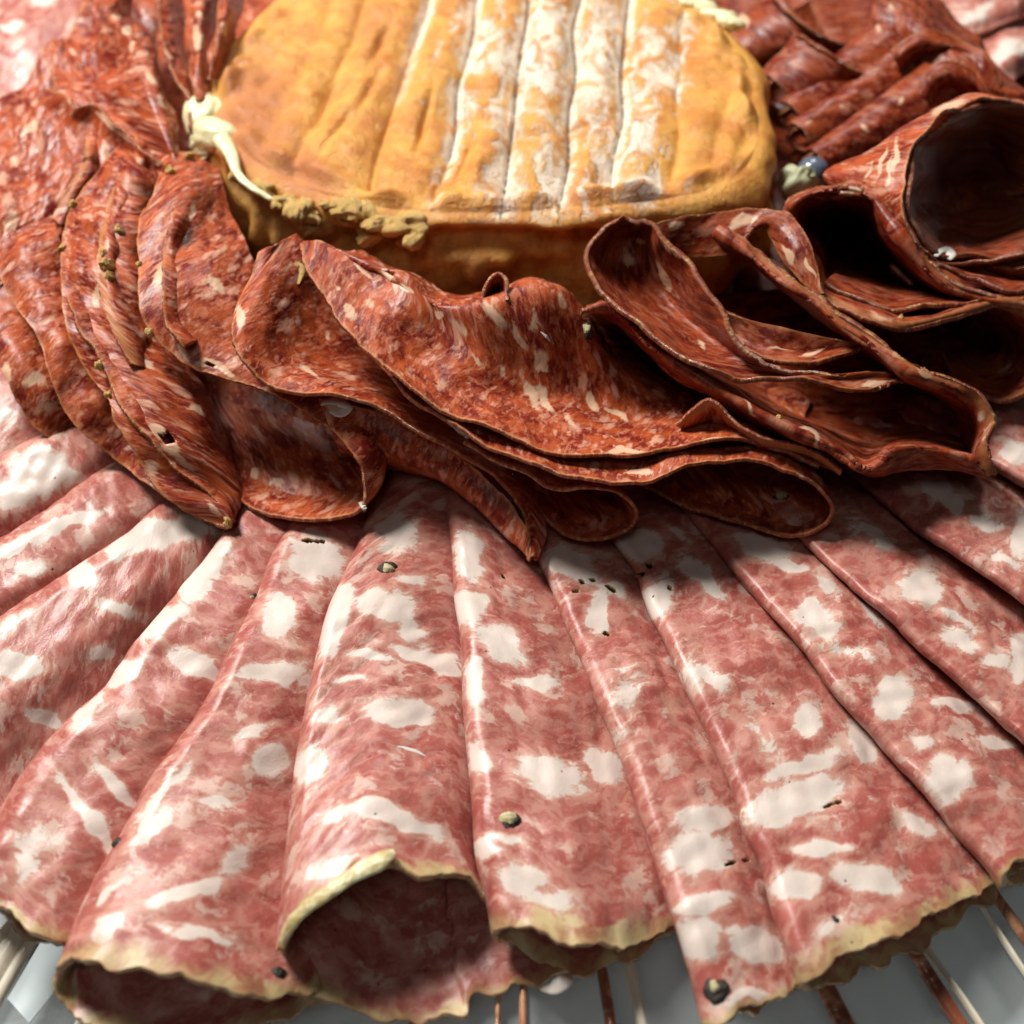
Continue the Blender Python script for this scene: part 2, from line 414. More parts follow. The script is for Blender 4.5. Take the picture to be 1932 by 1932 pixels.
pale_roll("large pale salami slice at lower left, its olive rind end curled open over the glass", L3, off(L4, 60, 30)[:-1] + [(640, 1830)],
    [(108, 1832), (130, 1822), (190, 1812), (252, 1826), (336, 1844), (448, 1872), (540, 1886), (610, 1875)],
    [(108, 1836), (112, 1882), (150, 1925), (220, 1965), (330, 1985), (440, 1965), (540, 1920), (640, 1870)], (7.5, 7.5), (3, 2.5), (2.2, 4.6),
    [(600, 1058, 58, 48, 0), (560, 1040, 30, 12, 60, .6), (525, 1165, 42, 50, 10), (515, 1271, 75, 24, -5), (590, 1290, 40, 18, 0, .8), (507, 1436, 45, 33, -20), (285, 1566, 62, 22, -48), (345, 1690, 95, 18, -17), (375, 1765, 85, 16, 8), (205, 1752, 45, 24, -38), (470, 1385, 40, 15, -20, .7), (310, 1500, 90, 14, -50, .6), (440, 1630, 50, 20, -60, .5), (590, 1045, 50, 30, 0), (205, 1690, 30, 8, -40), (400, 1515, 40, 16, 0, .7)], 15, n=460, m=240, tears=[(590, 1026, 30, 4, 2)],  lift=2.0, rind=1.5)
WIDE = pale_roll("widest pale salami slice, left of centre, gaping open below a yellow rind flap", L4, off(L5, 60, 20)[:-1] + [(1010, 1760)],
    [(527, 1788), (560, 1731), (600, 1698), (644, 1669), (700, 1640), (735, 1640), (790, 1650), (868, 1656), (912, 1692), (960, 1760)],
    [(530, 1800), (545, 1840), (577, 1868), (644, 1893), (700, 1919), (784, 1927), (874, 1912), (885, 1884), (952, 1866), (1025, 1858), (1075, 1832)], (7.5, 6.6), (3, 2.5), (2.2, 4.2),
    [(632, 1185, 26, 78, 14), (640, 1130, 30, 30, 0), (728, 1150, 62, 36, 8), (770, 1180, 28, 40, -20, .8), (800, 1240, 80, 20, 18), (830, 1262, 60, 12, 10), (748, 1346, 80, 31, 8), (590, 1450, 30, 42, 25), (700, 1530, 60, 18, 0), (770, 1556, 80, 18, 22), (640, 1543, 40, 22, -30, .6), (750, 1010, 50, 44, 0, .7), (620, 1355, 34, 22, 0, .6), (780, 1100, 36, 14, 0, .5), (625, 1640, 60, 22, -18, .6), (660, 1285, 40, 8, 0, .6), (700, 1240, 50, 10, 5, .6)], 16, lift=4.5, rind=0.9)
pale_roll("pale salami slice at the centre of the fan with a rolled yellow rind end", L5, off(L6, 60, 20)[:-4] + [(1290, 1740)],
    [(934, 1764), (956, 1746), (1018, 1752), (1063, 1776), (1119, 1788), (1186, 1781), (1236, 1768), (1280, 1750)],
    [(934, 1768), (960, 1785), (1007, 1811), (1074, 1832), (1158, 1824), (1214, 1806), (1245, 1776), (1280, 1755)], (7.5, 6.0), (3, 2.5), (2.2, 3.4),
    [(885, 1050, 30, 62, -12), (886, 1150, 34, 44, 0), (942, 1215, 58, 34, 30), (897, 1290, 20, 52, 0), (1036, 1466, 80, 40, 18), (1137, 1448, 52, 28, 42), (985, 1664, 48, 42, 0), (1010, 1290, 44, 18, 10, .8), (905, 1430, 18, 40, 0, .8), (960, 1590, 50, 12, 10, .6), (1040, 1700, 50, 22, 10, .7), (915, 1600, 24, 20, 0)], 17, n=460, m=240, tears=[(948, 1088, 8, 4, 50), (1245, 1770, 10, 7, 0)],  lift=1.6, rind=1.6)
pale_roll("narrow pale salami slice right of centre with a black peppercorn at its tip", L6, off(L7, 60, 20)[:-1] + [(1580, 1870)],
    [(1333, 1945), (1380, 1915), (1430, 1892), (1491, 1872), (1560, 1850)], [(1333, 1950), (1380, 1922), (1430, 1902), (1491, 1880), (1560, 1856)], (7.5, 5.0), (3, 2.5), (2.2, 3.0),
    [(1078, 1072, 62, 34, 22), (1128, 1160, 24, 48, 12), (1318, 1610, 72, 50, -5), (1325, 1706, 66, 22, -12), (1317, 1771, 46, 44, 0), (1422, 1788, 68, 36, 22), (1320, 1545, 62, 28, -10, .7), (1160, 1120, 50, 14, 20, .6), (1345, 1545, 45, 28, 0, .8), (1400, 1880, 60, 16, -15, .7), (1180, 1300, 30, 50, 0, .35), (1160, 1400, 40, 26, 0, .3)], 18, n=460, m=240, tears=[(1096, 1102, 9, 5, 20), (1118, 1098, 9, 4, 10), (1152, 1116, 16, 5, 35), (1086, 1120, 10, 5, -20), (1143, 1196, 9, 6, 0), (1375, 1632, 15, 6, -20), (1404, 1627, 10, 4, 0)],  rind=0.5)
pale_roll("wide pale salami slice at lower right with large blocks of white fat", L7, off(L8, 62, -10)[:-1] + [(1960, 1690)],
    [(1519, 1861), (1530, 1845), (1566, 1812), (1641, 1778), (1716, 1752), (1766, 1720), (1866, 1676), (1930, 1640)],
    [(1521, 1864), (1560, 1856), (1616, 1838), (1691, 1802), (1766, 1768), (1831, 1718), (1880, 1680), (1930, 1645)], (7.5, 6.0), (3, 2.5), (2.2, 3.2),
    [(1209, 1032, 46, 34, 10), (1243, 1130, 26, 54, 18), (1326, 1095, 66, 20, 42), (1336, 1276, 50, 22, 35, .8), (1521, 1361, 32, 36, 20, .9), (1622, 1405, 26, 60, -28, .9), (1502, 1512, 112, 42, -20), (1515, 1450, 95, 20, -16, .8), (1500, 1671, 54, 36, 0), (1632, 1662, 82, 30, 16), (1540, 1606, 70, 14, 5, .9), (1730, 1560, 44, 18, 22, .7), (1280, 1010, 30, 12, 30, .5), (1300, 1270, 30, 40, 0, .4), (1570, 1600, 50, 12, 8, .8), (1440, 1400, 60, 20, 60, .35), (1560, 1750, 50, 16, -35, .4)], 19, n=460, m=240, tears=[(1225, 1071, 13, 9, 0), (1208, 1085, 12, 5, -10), (1262, 1112, 9, 4, 50), (1562, 1522, 16, 4, -30), (1580, 1516, 10, 4, -10)],  rind=1.2, lift=0.8)
pale_roll("mottled pale salami slice at lower right ending beside the frame edge above copper-reflection ribs", L8, off(L9, 75, -35),
    [(1890, 1668), (1905, 1650), (1940, 1625), (2000, 1590), (2060, 1550)], [(1890, 1672), (1910, 1668), (1950, 1645), (2010, 1600), (2060, 1560)], (7.5, 5.5), (3, 2.5), (2.2, 3.0),
    [(1438, 1036, 64, 26, 12), (1485, 1072, 46, 16, 10), (1531, 1161, 36, 28, 0, .9), (1681, 1321, 42, 48, -10), (1801, 1336, 60, 15, 5), (1786, 1473, 44, 52, 15), (1876, 1406, 44, 13, 5, .8), (1560, 1110, 40, 14, 30, .6), (1600, 1230, 60, 14, 15, .4), (1740, 1400, 30, 20, 0, .5), (1640, 1160, 36, 14, 30, .6), (1560, 1190, 40, 20, 30, .5)], 20, rind=1.0)
pale_roll("pale salami slice reaching the right edge below the loops of brown salami, pearly fat spots", L9, off(L10, 80, -55),
    [(2010, 1500), (2080, 1450), (2140, 1400)], [(2010, 1500), (2080, 1460), (2140, 1410)], (7.5, 6.5), (3, 2), (2.2, 2.8),
    [(1736, 1111, 48, 36, 25), (1816, 1216, 48, 20, 30, .8), (1925, 1241, 30, 55, 10), (1640, 1010, 60, 16, 30, .5), (1800, 1170, 60, 12, 30, .4), (1880, 1250, 30, 18, 0, .6)], 21, rind=0)
pale_roll("pale salami slice at the right edge with a glossy white fat knot", L10, off(L11, 80, -60),
    [(2120, 1280), (2170, 1220), (2220, 1150)], [(2120, 1280), (2170, 1230), (2220, 1160)], (7.5, 6.5), (3, 2), (2.2, 2.8),
    [(1766, 925, 60, 26, 22), (1790, 950, 40, 22, 30), (1860, 990, 40, 16, 20, .6), (1925, 1010, 26, 60, 0, .8), (1900, 1060, 40, 12, 30, .5)], 22, rind=0)
pale_roll("pale salami slice in the far right corner of the fan, mostly hidden under brown salami", L11, [(1800, 700), (1932, 760), (2100, 820), (2240, 900)],
    [(2180, 1060), (2220, 980), (2240, 900)], [(2180, 1060), (2220, 980), (2240, 900)], (7.5, 6.5), (3, 2), (2.2, 2.8),
    [(1915, 860, 30, 26, 20, .8)], 23, rind=0)

M_rind = (lambda t: t.P(col=t.mix(t.ramp(t.noise(t.attr("pat", 'Vector'), 0.5, 4), .35, .65), (0.50, 0.38, 0.16), (0.74, 0.70, 0.42)), rough=0.25, spec=0.6, sss=0.2, sr=(1, .8, .3), ssc=0.001,
     norm=t.bump(t.noise(t.attr("pat", 'Vector'), 1.5, 4), 0.0004, 0.7)))(NT("salami_rind"))

# ------------------------------------------------------------------ red salami slices, folded and standing in ruffles
GD = "thin red salami slices ruffled around the cheese"
def sheet(label, rows, seed=0, n=230, m=110, mats=None, thick=0.55, blobs=(), amp=0.5, rind=(1, 0, 0, 0), tears=(), pre=None, deep=1.0, ps=1.0, group=GD, rw=1.3, vs=1.0, floor=1.5, name="ruffled_salami_slice"):
    """rows: guide curves (x, y, height); the first is the cut edge one sees. rind flags: edges (first row, last row, start, end)"""
    R = np.array(rows, float)
    R[2:, :, 2] *= deep
    if pre: R = np.concatenate([R[:, :1] + np.array(pre, float), R], 1)
    G = spl(spl(R, n, 1), m, 0)                    # (m, n, 3)
    G = np.moveaxis(G, 0, 1)                       # (n, m, 3)
    # even out sampling along the first axis
    P = W(G[..., 0], G[..., 1], np.maximum(G[..., 2], floor))
    s = np.r_[0, np.cumsum(np.linalg.norm(np.diff(P, axis=0), axis=2).mean(1))]
    t = np.interp(np.linspace(0, s[-1], n), s, np.arange(n)); i = np.minimum(t.astype(int), n - 2); f = (t - i)[:, None, None]
    P = P[i] * (1 - f) + P[i + 1] * f
    for _ in range(3):
        P[1:-1] = P[1:-1] * 0.5 + (P[2:] + P[:-2]) * 0.25
        P[:, 1:-1] = P[:, 1:-1] * 0.5 + (P[:, 2:] + P[:, :-2]) * 0.25
    U = np.r_[np.zeros((1, m)), np.cumsum(np.linalg.norm(np.diff(P, axis=0), axis=2), 0)]
    V = np.c_[np.zeros(n), np.cumsum(np.linalg.norm(np.diff(P, axis=1), axis=2), 1)]
    U = U - U[n // 2]
    du = np.gradient(P, axis=0); dv = np.gradient(P, axis=1)
    N = np.cross(du, dv); N /= np.linalg.norm(N, axis=2, keepdims=True) + 1e-9
    d = amp * (1.15 * waves(U, V * 0.5, seed + 1, 0.38) + 0.20 * waves(U, V, seed + 2, 1.2) + 0.05 * waves(U, V, seed + 3, 3.0))
    e = ss(3.5, 0, V)
    d = d + amp * e * (0.5 * waves(U, 0 * U, seed + 4, 0.7))
    P = P + N * d[..., None]
    out = -dv / (np.linalg.norm(dv, axis=2, keepdims=True) + 1e-9)
    rag = 0.12 * waves(U, 0 * U, seed + 5, 1.6) + 0.06 * waves(U, 0 * U, seed + 6, 7.0) + 0.04 * waves(U, 0 * U, seed + 7, 18.0)
    P = P + out * (ss(1.5, 0, V) * rag)[..., None]
    X, Y = proj(P)
    fat = blobfield(X, Y, blobs, seed)
    Vend = V[:, -1:] - V; Us = U - U[0:1]; Ue = U[-1:] - U
    rd = np.zeros_like(V)
    for fl, D in zip(rind, (V, Vend, Us, Ue)):
        if fl: rd = np.maximum(rd, fl * np.clip(1 - D / rw, 0, 1))
    pat = np.stack([U * 0.85, V * 1.1, np.full(U.shape, seed * 17.3)], -1) if mats and mats[0] is M_dark2 else np.stack([V * vs, U, np.full(U.shape, seed * 17.3)], -1)
    pat[..., :2] *= ps
    if mats and mats[0] is M_dark2: thick = thick * 1.4
    keep = tearmask(X, Y, U, V, tears, seed)
    o = grid_mesh(name, P, {"pat": pat, "fat": fat, "rind": rd}, mats or [M_dark, M_drim], thick=thick, keep=keep)
    tag(o, label, "salami", group); reg(P)
    return o

BR = [M_dark2, M_drim2]
def base(label, x0, y0, x1, y1, seed, h=5.0, mats=None, bend=0.0):  # added filler sheets, keep the hollows dark and hide the plate
    rows = []
    for v in np.linspace(0, 1, 5):
        rows.append([(x0 + (x1 - x0) * u + 20 * math.sin(seed + v * 4), y0 + (y1 - y0) * v + bend * (2 * u - 1) ** 2 + 16 * math.sin(seed * 2 + u * 5), h + 1.0 * math.sin(seed + 3 * u + 2 * v) + 0.8 * (v < .1)) for u in np.linspace(0, 1, 7)])
    return sheet(label, rows[::-1], seed, n=150, m=90, mats=mats, name="filler_salami_slice")
base("added red salami filler lying flat beneath the open loop at lower left", 150, 560, 760, 850, 401)
base("added red salami filler lying flat beneath the centre ruffles", 640, 600, 1300, 880, 402, mats=BR)
base("added dark salami filler lying flat beneath the long right slice", 1180, 560, 1800, 850, 403, mats=BR)
base("added dark salami filler lying flat beneath the loop at the right edge", 1500, 330, 2100, 760, 404, h=4, mats=BR)
base("added dark salami filler lying flat between cheese and big hollow roll", 1280, -100, 2000, 380, 405, h=4.4, mats=BR)
base("added dark salami filler lying flat under the arch right of the cheese", 1370, 300, 1660, 660, 408, h=4.6, mats=BR)
base("added red salami filler lying flat left of the cheese", 60, -100, 600, 420, 406, h=5)
base("added red salami filler lying flat under the left ruffles", -160, 300, 420, 740, 407, h=4.6)
# --- left group
sheet("leftmost red salami slice with a round cream fat piece near its end",
  [[(-40, 640, 18), (10, 710, 17), (36, 766, 14), (64, 802, 11.5), (90, 826, 9.5), (112, 818, 9), (137, 800, 9)],
   [(-10, 600, 20), (40, 670, 18.5), (70, 720, 16.5), (95, 755, 14), (115, 785, 11), (130, 792, 10), (150, 800, 9)],
   [(60, 560, 19), (90, 640, 17), (115, 690, 15), (140, 735, 12), (155, 765, 10), (165, 785, 9), (180, 800, 8)]], 31, blobs=[(65, 718, 30, 17, 0), (10, 710, 16, 26, 0), (90, 765, 22, 22, 30, .5)])
sheet("second red salami slice from the left edge, long fold reaching the pale slices",
  [[(-30, 470, 23), (0, 520, 22.5), (28, 576, 22), (70, 632, 21.5), (95, 700, 19.5), (112, 758, 17), (140, 800, 15), (179, 838, 12.5), (240, 885, 10), (300, 935, 9.5), (380, 985, 9)],
   [(30, 430, 25), (50, 480, 24.5), (75, 540, 24), (105, 600, 22.5), (132, 670, 20.5), (155, 722, 18), (185, 765, 16), (220, 805, 13.5), (270, 850, 11.5), (330, 900, 10), (400, 965, 9)],
   [(100, 400, 24), (115, 460, 24), (140, 520, 22), (170, 580, 20), (195, 650, 18), (220, 700, 16), (245, 750, 14), (275, 800, 12), (320, 850, 9), (370, 890, 8), (430, 950, 8)]], 32, amp=0.8, blobs=[(105, 750, 20, 10, 60, .6)])
sheet("tall red salami fold at left, a cream fat patch with a hole near its foot",
  [[(215, 295, 27), (172, 350, 26.5), (132, 400, 26), (115, 450, 25.5), (113, 520, 25), (118, 576, 24), (146, 666, 22), (168, 710, 21), (202, 748, 20.5), (215, 790, 19.5), (246, 838, 17.5), (269, 881, 15.5), (291, 918, 13.8), (336, 957, 11.5), (406, 988, 9.6), (428, 995, 9.3)],
   [(240, 300, 28), (210, 360, 28), (180, 410, 27.5), (170, 470, 27), (175, 530, 26.3), (188, 590, 25), (210, 655, 23.5), (235, 700, 22.5), (262, 738, 21.5), (285, 780, 20.3), (318, 822, 18.3), (345, 858, 16.2), (372, 888, 14), (398, 920, 12), (424, 957, 10.6), (434, 990, 9.4)],
   [(265, 310, 28), (250, 380, 28), (235, 440, 28), (240, 500, 27), (250, 560, 25), (270, 620, 23), (295, 670, 21.5), (322, 712, 20), (345, 745, 19), (370, 785, 17.5), (392, 825, 15.5), (412, 860, 13), (430, 895, 11), (442, 925, 9.6), (446, 955, 9), (440, 984, 8.8)],
   [(300, 320, 24), (300, 400, 24), (300, 460, 24), (310, 520, 22), (320, 570, 20), (340, 620, 18), (345, 665, 16), (362, 705, 14), (385, 745, 12), (405, 785, 10), (425, 822, 9), (440, 858, 8), (450, 892, 7.4), (456, 922, 7), (456, 950, 7), (446, 978, 7.4)]], 33, amp=0.8,
   blobs=[(300, 818, 26, 12, 30), (318, 845, 22, 22, 20), (345, 868, 34, 12, 38), (185, 555, 9, 34, 15, .8), (240, 660, 10, 20, -20, .7), (290, 885, 14, 18, -20, .6), (230, 590, 10, 20, 20, .6), (275, 685, 12, 22, -20, .6), (370, 780, 20, 8, 20, .7), (400, 960, 26, 6, 50)], tears=[(317, 828, 19, 12, 15)], pre=(0, -60, -4.5))
sheet("orange-rimmed red salami slice whose crusty edge stands between the two left folds",
  [[(255, 290, 28), (232, 320, 28), (205, 380, 28.5), (190, 440, 28.5), (182, 500, 28.3), (190, 560, 27), (205, 610, 26), (225, 650, 25), (245, 690, 23.5)],
   [(270, 300, 28), (250, 340, 28.2), (228, 400, 28.6), (215, 450, 28.6), (212, 500, 28), (220, 560, 26.8), (235, 610, 25.5), (255, 655, 24), (275, 695, 22)],
   [(290, 310, 24), (280, 360, 24), (270, 420, 24), (262, 470, 24), (258, 520, 23), (262, 570, 22), (275, 620, 21), (290, 660, 20), (300, 700, 18)]], 41, blobs=[(196, 470, 8, 26, 12, .6), (230, 440, 8, 22, 25, .6)], rind=(1.4, 0, 0, 0), rw=3, pre=(-4, -50, -5))
sheet("red salami slice forming the big open loop at lower left, dark hollow facing the viewer",
  [[(300, 345, 28), (268, 400, 28.5), (262, 470, 28.5), (264, 548, 28), (280, 622, 26), (345, 684, 23.5), (406, 710, 22.5), (476, 730, 22), (541, 758, 21.5), (618, 808, 20), (665, 858, 18), (688, 912, 15), (682, 955, 12), (632, 979, 10), (560, 982, 9.5), (500, 962, 9), (440, 930, 8.8), (385, 890, 8.6), (340, 850, 8.4)],
   [(330, 350, 30), (318, 400, 30), (320, 460, 29.5), (335, 530, 29), (365, 590, 27.5), (410, 645, 25), (450, 675, 24), (505, 702, 23), (570, 730, 22), (640, 780, 20.5), (698, 840, 18), (722, 892, 14), (700, 935, 10), (640, 935, 6.5), (560, 925, 6), (505, 905, 6), (450, 876, 6), (400, 845, 6), (360, 815, 6)],
   [(370, 345, 29), (365, 400, 29), (375, 450, 28.5), (395, 505, 28), (430, 560, 27), (470, 610, 25), (510, 640, 23.5), (560, 670, 22), (620, 700, 21), (680, 750, 19), (720, 800, 15.5), (735, 840, 11), (712, 870, 7), (640, 870, 4), (560, 850, 3.5), (505, 840, 3.5), (450, 815, 3.5), (410, 795, 3.5), (380, 775, 3.5)],
   [(420, 340, 24), (430, 390, 24), (450, 430, 24), (470, 480, 24), (500, 530, 23), (540, 570, 21), (580, 600, 19), (620, 630, 18), (670, 670, 17), (710, 710, 14), (730, 760, 12), (735, 800, 8), (700, 820, 5), (640, 810, 3), (560, 790, 3), (505, 780, 3), (450, 765, 3), (420, 755, 3), (400, 745, 3)]], 34, floor=6.6, n=300, m=150,
   blobs=[(300, 520, 12, 34, 20, .8), (405, 540, 11, 26, -20, .8), (325, 610, 7, 34, 5, .8), (398, 690, 36, 12, 18), (425, 700, 30, 8, 15), (330, 415, 14, 22, 10, .7), (360, 405, 9, 24, 5, .6), (525, 910, 16, 11, 10), (480, 900, 12, 14, 30, .8), (450, 393, 9, 12, 0, .8), (345, 665, 26, 9, 38, .8)], tears=[(399, 690, 11, 5, 5)], pre=(-8, -60, -5))
sheet("streaked red salami slice left of centre ending in a thin tip over the pale slices",
  [[(490, 480, 30.5), (457, 550, 30), (440, 610, 29.5), (441, 658, 29), (480, 708, 27.5), (560, 738, 26), (650, 757, 24.5), (744, 782, 22.8), (840, 834, 19.6), (926, 902, 15), (985, 968, 12), (1002, 1050, 9.6)],
   [(520, 460, 31), (500, 520, 30.4), (495, 590, 29.2), (505, 648, 27.5), (545, 690, 25.5), (605, 715, 24), (685, 742, 22.2), (772, 778, 19.5), (862, 834, 16), (945, 900, 12.8), (1004, 975, 10.8), (1009, 1052, 9.3)],
   [(560, 440, 29), (600, 490, 26), (630, 560, 22), (660, 620, 19), (690, 670, 17), (730, 710, 16), (780, 750, 14.5), (840, 800, 13), (900, 850, 11.5), (970, 910, 10.2), (1028, 995, 8.8), (1015, 1056, 8.9)]], 35, n=280,
   blobs=[(451, 606, 8, 30, 8), (620, 640, 7, 18, -10, .6), (560, 600, 7, 22, -10, .5), (585, 700, 30, 6, 15, .6)])
sheet("smooth purplish-red salami slice hanging below the centre fold, between the two dark hollows",
  [[(600, 752, 22.8), (680, 768, 21.6), (744, 790, 20.6), (800, 815, 19), (870, 860, 16.4), (926, 910, 13.8), (968, 955, 12), (998, 1010, 10.4), (1002, 1052, 9.4)],
   [(620, 800, 21), (680, 820, 18.5), (735, 850, 16.5), (790, 872, 15), (850, 905, 13), (900, 945, 11.6), (945, 990, 10.4), (984, 1034, 9.8), (999, 1058, 9.2)],
   [(640, 850, 13), (690, 868, 10), (737, 880, 8), (800, 892, 6.5), (858, 918, 6.5), (903, 962, 6.5), (948, 1012, 6.6), (982, 1042, 7.4), (996, 1058, 8.4)]], 36, blobs=[(630, 768, 22, 14, 10)])
sheet("narrow red salami fold lying just inside the tall left fold with the hole",
  [[(126, 560, 26.2), (147, 624, 25.2), (178, 650, 24.8), (190, 680, 24), (209, 720, 23), (218, 745, 22.4), (236, 785, 21.2), (270, 822, 19.4), (335, 886, 15.4), (392, 928, 12.4), (424, 962, 10.8)],
   [(140, 550, 25.5), (165, 612, 24.6), (195, 645, 23.8), (212, 676, 23), (232, 712, 22), (245, 738, 21.4), (264, 776, 20), (300, 816, 18), (352, 870, 14.6), (402, 915, 12), (428, 950, 10.5)],
   [(160, 540, 22), (190, 600, 22), (215, 640, 21), (235, 670, 20), (255, 705, 19), (268, 735, 18), (288, 770, 17), (322, 808, 15.5), (368, 856, 12.6), (412, 902, 10.6), (432, 940, 9.8)]], 43, n=220, m=60)
sheet("red salami fold standing upright inside the slice above the open loop, narrow and streaked",
  [[(330, 395, 31), (312, 450, 31), (306, 510, 30.6), (308, 570, 29.6), (316, 620, 28), (345, 662, 26)],
   [(345, 400, 30.6), (332, 455, 30.4), (328, 510, 30), (330, 565, 28.8), (340, 612, 27.2), (362, 650, 25.6)],
   [(362, 405, 27), (355, 460, 27), (354, 510, 26.5), (358, 560, 26), (366, 602, 25), (385, 640, 24)]], 44, n=150, m=50, pre=(4, -75, -6))
# --- centre
sheet("large bright red salami slice in front of the cheese, heavily streaked with cream fat",
  [[(566, 458, 32.5), (579, 514, 32.2), (612, 556, 31.8), (643, 610, 31.2), (688, 660, 30.4), (744, 705, 29.4), (800, 752, 28), (865, 785, 26.5), (935, 818, 25.3), (1010, 845, 24.3), (1090, 858, 23.8), (1177, 860, 23.3), (1250, 851, 22.8), (1311, 841, 22.2), (1407, 828, 21.2), (1487, 850, 19.5), (1545, 880, 17)],
   [(590, 456, 31.8), (640, 500, 31.4), (680, 550, 30.4), (715, 600, 29.4), (755, 645, 28.2), (800, 685, 26.8), (850, 722, 25.2), (910, 750, 23.6), (970, 775, 22.2), (1030, 795, 21), (1100, 808, 20.2), (1180, 818, 19.6), (1250, 815, 19), (1320, 802, 19), (1400, 800, 18.5), (1470, 818, 17.5), (1540, 855, 16)],
   [(610, 460, 31.2), (680, 495, 31.2), (740, 530, 30.8), (790, 580, 29.8), (830, 620, 28.4), (870, 650, 27), (915, 680, 25.4), (965, 700, 23.6), (1020, 720, 21.4), (1070, 735, 19.2), (1130, 752, 17.2), (1190, 762, 15.5), (1260, 768, 14.5), (1330, 768, 14), (1400, 772, 14), (1470, 790, 13.5), (1540, 835, 13)],
   [(640, 474, 30.5), (716, 513, 30.4), (772, 533, 30.4), (820, 563, 30.4), (860, 572, 30.4), (905, 572, 30.4), (945, 560, 30.8), (985, 543, 31), (1030, 548, 30.6), (1070, 562, 29), (1095, 600, 25), (1130, 650, 18), (1180, 680, 12), (1260, 700, 8), (1340, 720, 7), (1420, 740, 7), (1520, 790, 8)],
   [(680, 480, 22), (740, 505, 22), (790, 525, 22), (840, 550, 22), (870, 560, 22), (905, 560, 22), (945, 550, 22), (985, 535, 22), (1030, 540, 22), (1075, 560, 20), (1110, 590, 15), (1150, 625, 9), (1200, 645, 5), (1280, 660, 4), (1350, 690, 4), (1430, 710, 4), (1530, 760, 5)]], 37, n=340, m=170,
   blobs=[(660, 593, 17, 12, 40), (738, 530, 34, 8, 55), (935, 605, 40, 10, 55), (980, 640, 30, 12, 60), (1022, 680, 24, 14, 70), (1000, 740, 40, 14, 62), (1030, 760, 36, 10, 58), (1115, 760, 26, 8, 60), (1160, 782, 30, 6, 30), (830, 590, 14, 12, 0), (1060, 570, 9, 18, -15), (1008, 608, 10, 22, -25, .7), (1155, 700, 16, 10, 60, .5), (1177, 856, 52, 7, 5), (1330, 838, 50, 5, -12), (700, 580, 10, 16, -40, .6), (770, 545, 20, 7, 30), (905, 680, 20, 7, 55, .6), (640, 545, 9, 6, 40, .6), (1080, 800, 22, 6, 40, .7), (690, 515, 30, 5, 40, .8), (870, 620, 26, 6, 55, .6), (950, 700, 30, 9, 60, .7)])
sheet("red salami slice below the bright one, sweeping right into a wide flat loop",
  [[(740, 712, 27.5), (792, 760, 26.4), (850, 800, 25.2), (912, 836, 24.2), (967, 866, 23.5), (1023, 888, 23), (1119, 906, 22.5), (1183, 909, 22.4), (1247, 901, 22), (1311, 882, 21), (1407, 868, 20), (1487, 883, 18.5), (1545, 924, 15.5), (1571, 960, 12.6), (1556, 992, 10.2), (1500, 1006, 9.2), (1430, 1001, 8.8), (1350, 977, 8.4), (1260, 940, 8.4), (1190, 900, 9)],
   [(770, 705, 25.5), (820, 745, 24.5), (880, 784, 23.3), (940, 818, 22.3), (1000, 840, 21.8), (1050, 855, 21.5), (1120, 872, 21.3), (1183, 876, 21.2), (1247, 870, 20.8), (1311, 856, 19.8), (1407, 845, 18.5), (1490, 862, 16.5), (1545, 902, 12.5), (1558, 940, 9), (1540, 966, 6.4), (1490, 970, 5.4), (1430, 962, 5), (1360, 940, 5), (1290, 910, 5), (1230, 880, 5.5)],
   [(800, 700, 22), (850, 730, 21), (900, 760, 20), (960, 790, 19.5), (1010, 810, 19), (1060, 822, 18.6), (1120, 836, 18.2), (1183, 840, 18), (1247, 836, 17.4), (1311, 826, 16), (1400, 824, 14), (1475, 842, 11), (1520, 872, 8), (1530, 900, 5.5), (1515, 920, 4), (1480, 920, 3.5), (1430, 910, 3.5), (1370, 895, 3.5), (1300, 875, 3.5), (1250, 850, 3.5)]], 38, floor=6.6, n=320,
   blobs=[(1205, 893, 40, 6, -5), (1340, 985, 20, 5, 10, .5)])
sheet("red salami slice rolled into the small dark loop under the centre, above the pale slices",
  [[(880, 826, 22.5), (927, 858, 21.3), (991, 900, 20), (1039, 919, 19.5), (1119, 917, 19), (1167, 929, 17.5), (1202, 963, 14), (1199, 988, 11.5), (1177, 1005, 10), (1130, 1018, 9.2), (1075, 1010, 8.8), (1030, 985, 8.8), (995, 935, 9), (950, 890, 10)],
   [(900, 815, 20.5), (950, 855, 19), (1000, 882, 18), (1050, 897, 17.5), (1115, 898, 17), (1160, 912, 15.5), (1187, 945, 12), (1184, 963, 8.5), (1160, 974, 6.2), (1120, 978, 5.2), (1070, 968, 5.2), (1030, 942, 5.5), (1000, 910, 6.5), (960, 875, 8)],
   [(920, 805, 17), (970, 835, 16), (1020, 858, 15), (1060, 872, 14), (1105, 878, 12), (1140, 890, 10), (1158, 912, 8), (1152, 926, 5.5), (1135, 930, 4), (1108, 926, 3.5), (1070, 918, 3.5), (1040, 902, 3.5), (1000, 880, 4.5), (970, 858, 6)]], 39, floor=6.6, blobs=[(1020, 915, 20, 6, 25, .6)])
sheet("tiny red salami curl standing behind the crest of the bright streaked slice",
  [[(906, 576, 29.6), (911, 545, 31.4), (926, 522, 32.4), (942, 515, 32.6), (956, 528, 32.2), (962, 566, 31)],
   [(914, 578, 27.6), (920, 556, 28.6), (931, 540, 29), (942, 536, 29), (951, 548, 28.6), (956, 572, 28)],
   [(922, 580, 22), (926, 565, 22), (934, 556, 22), (942, 554, 22), (947, 562, 22), (950, 576, 22)]], 40, n=120, m=50)
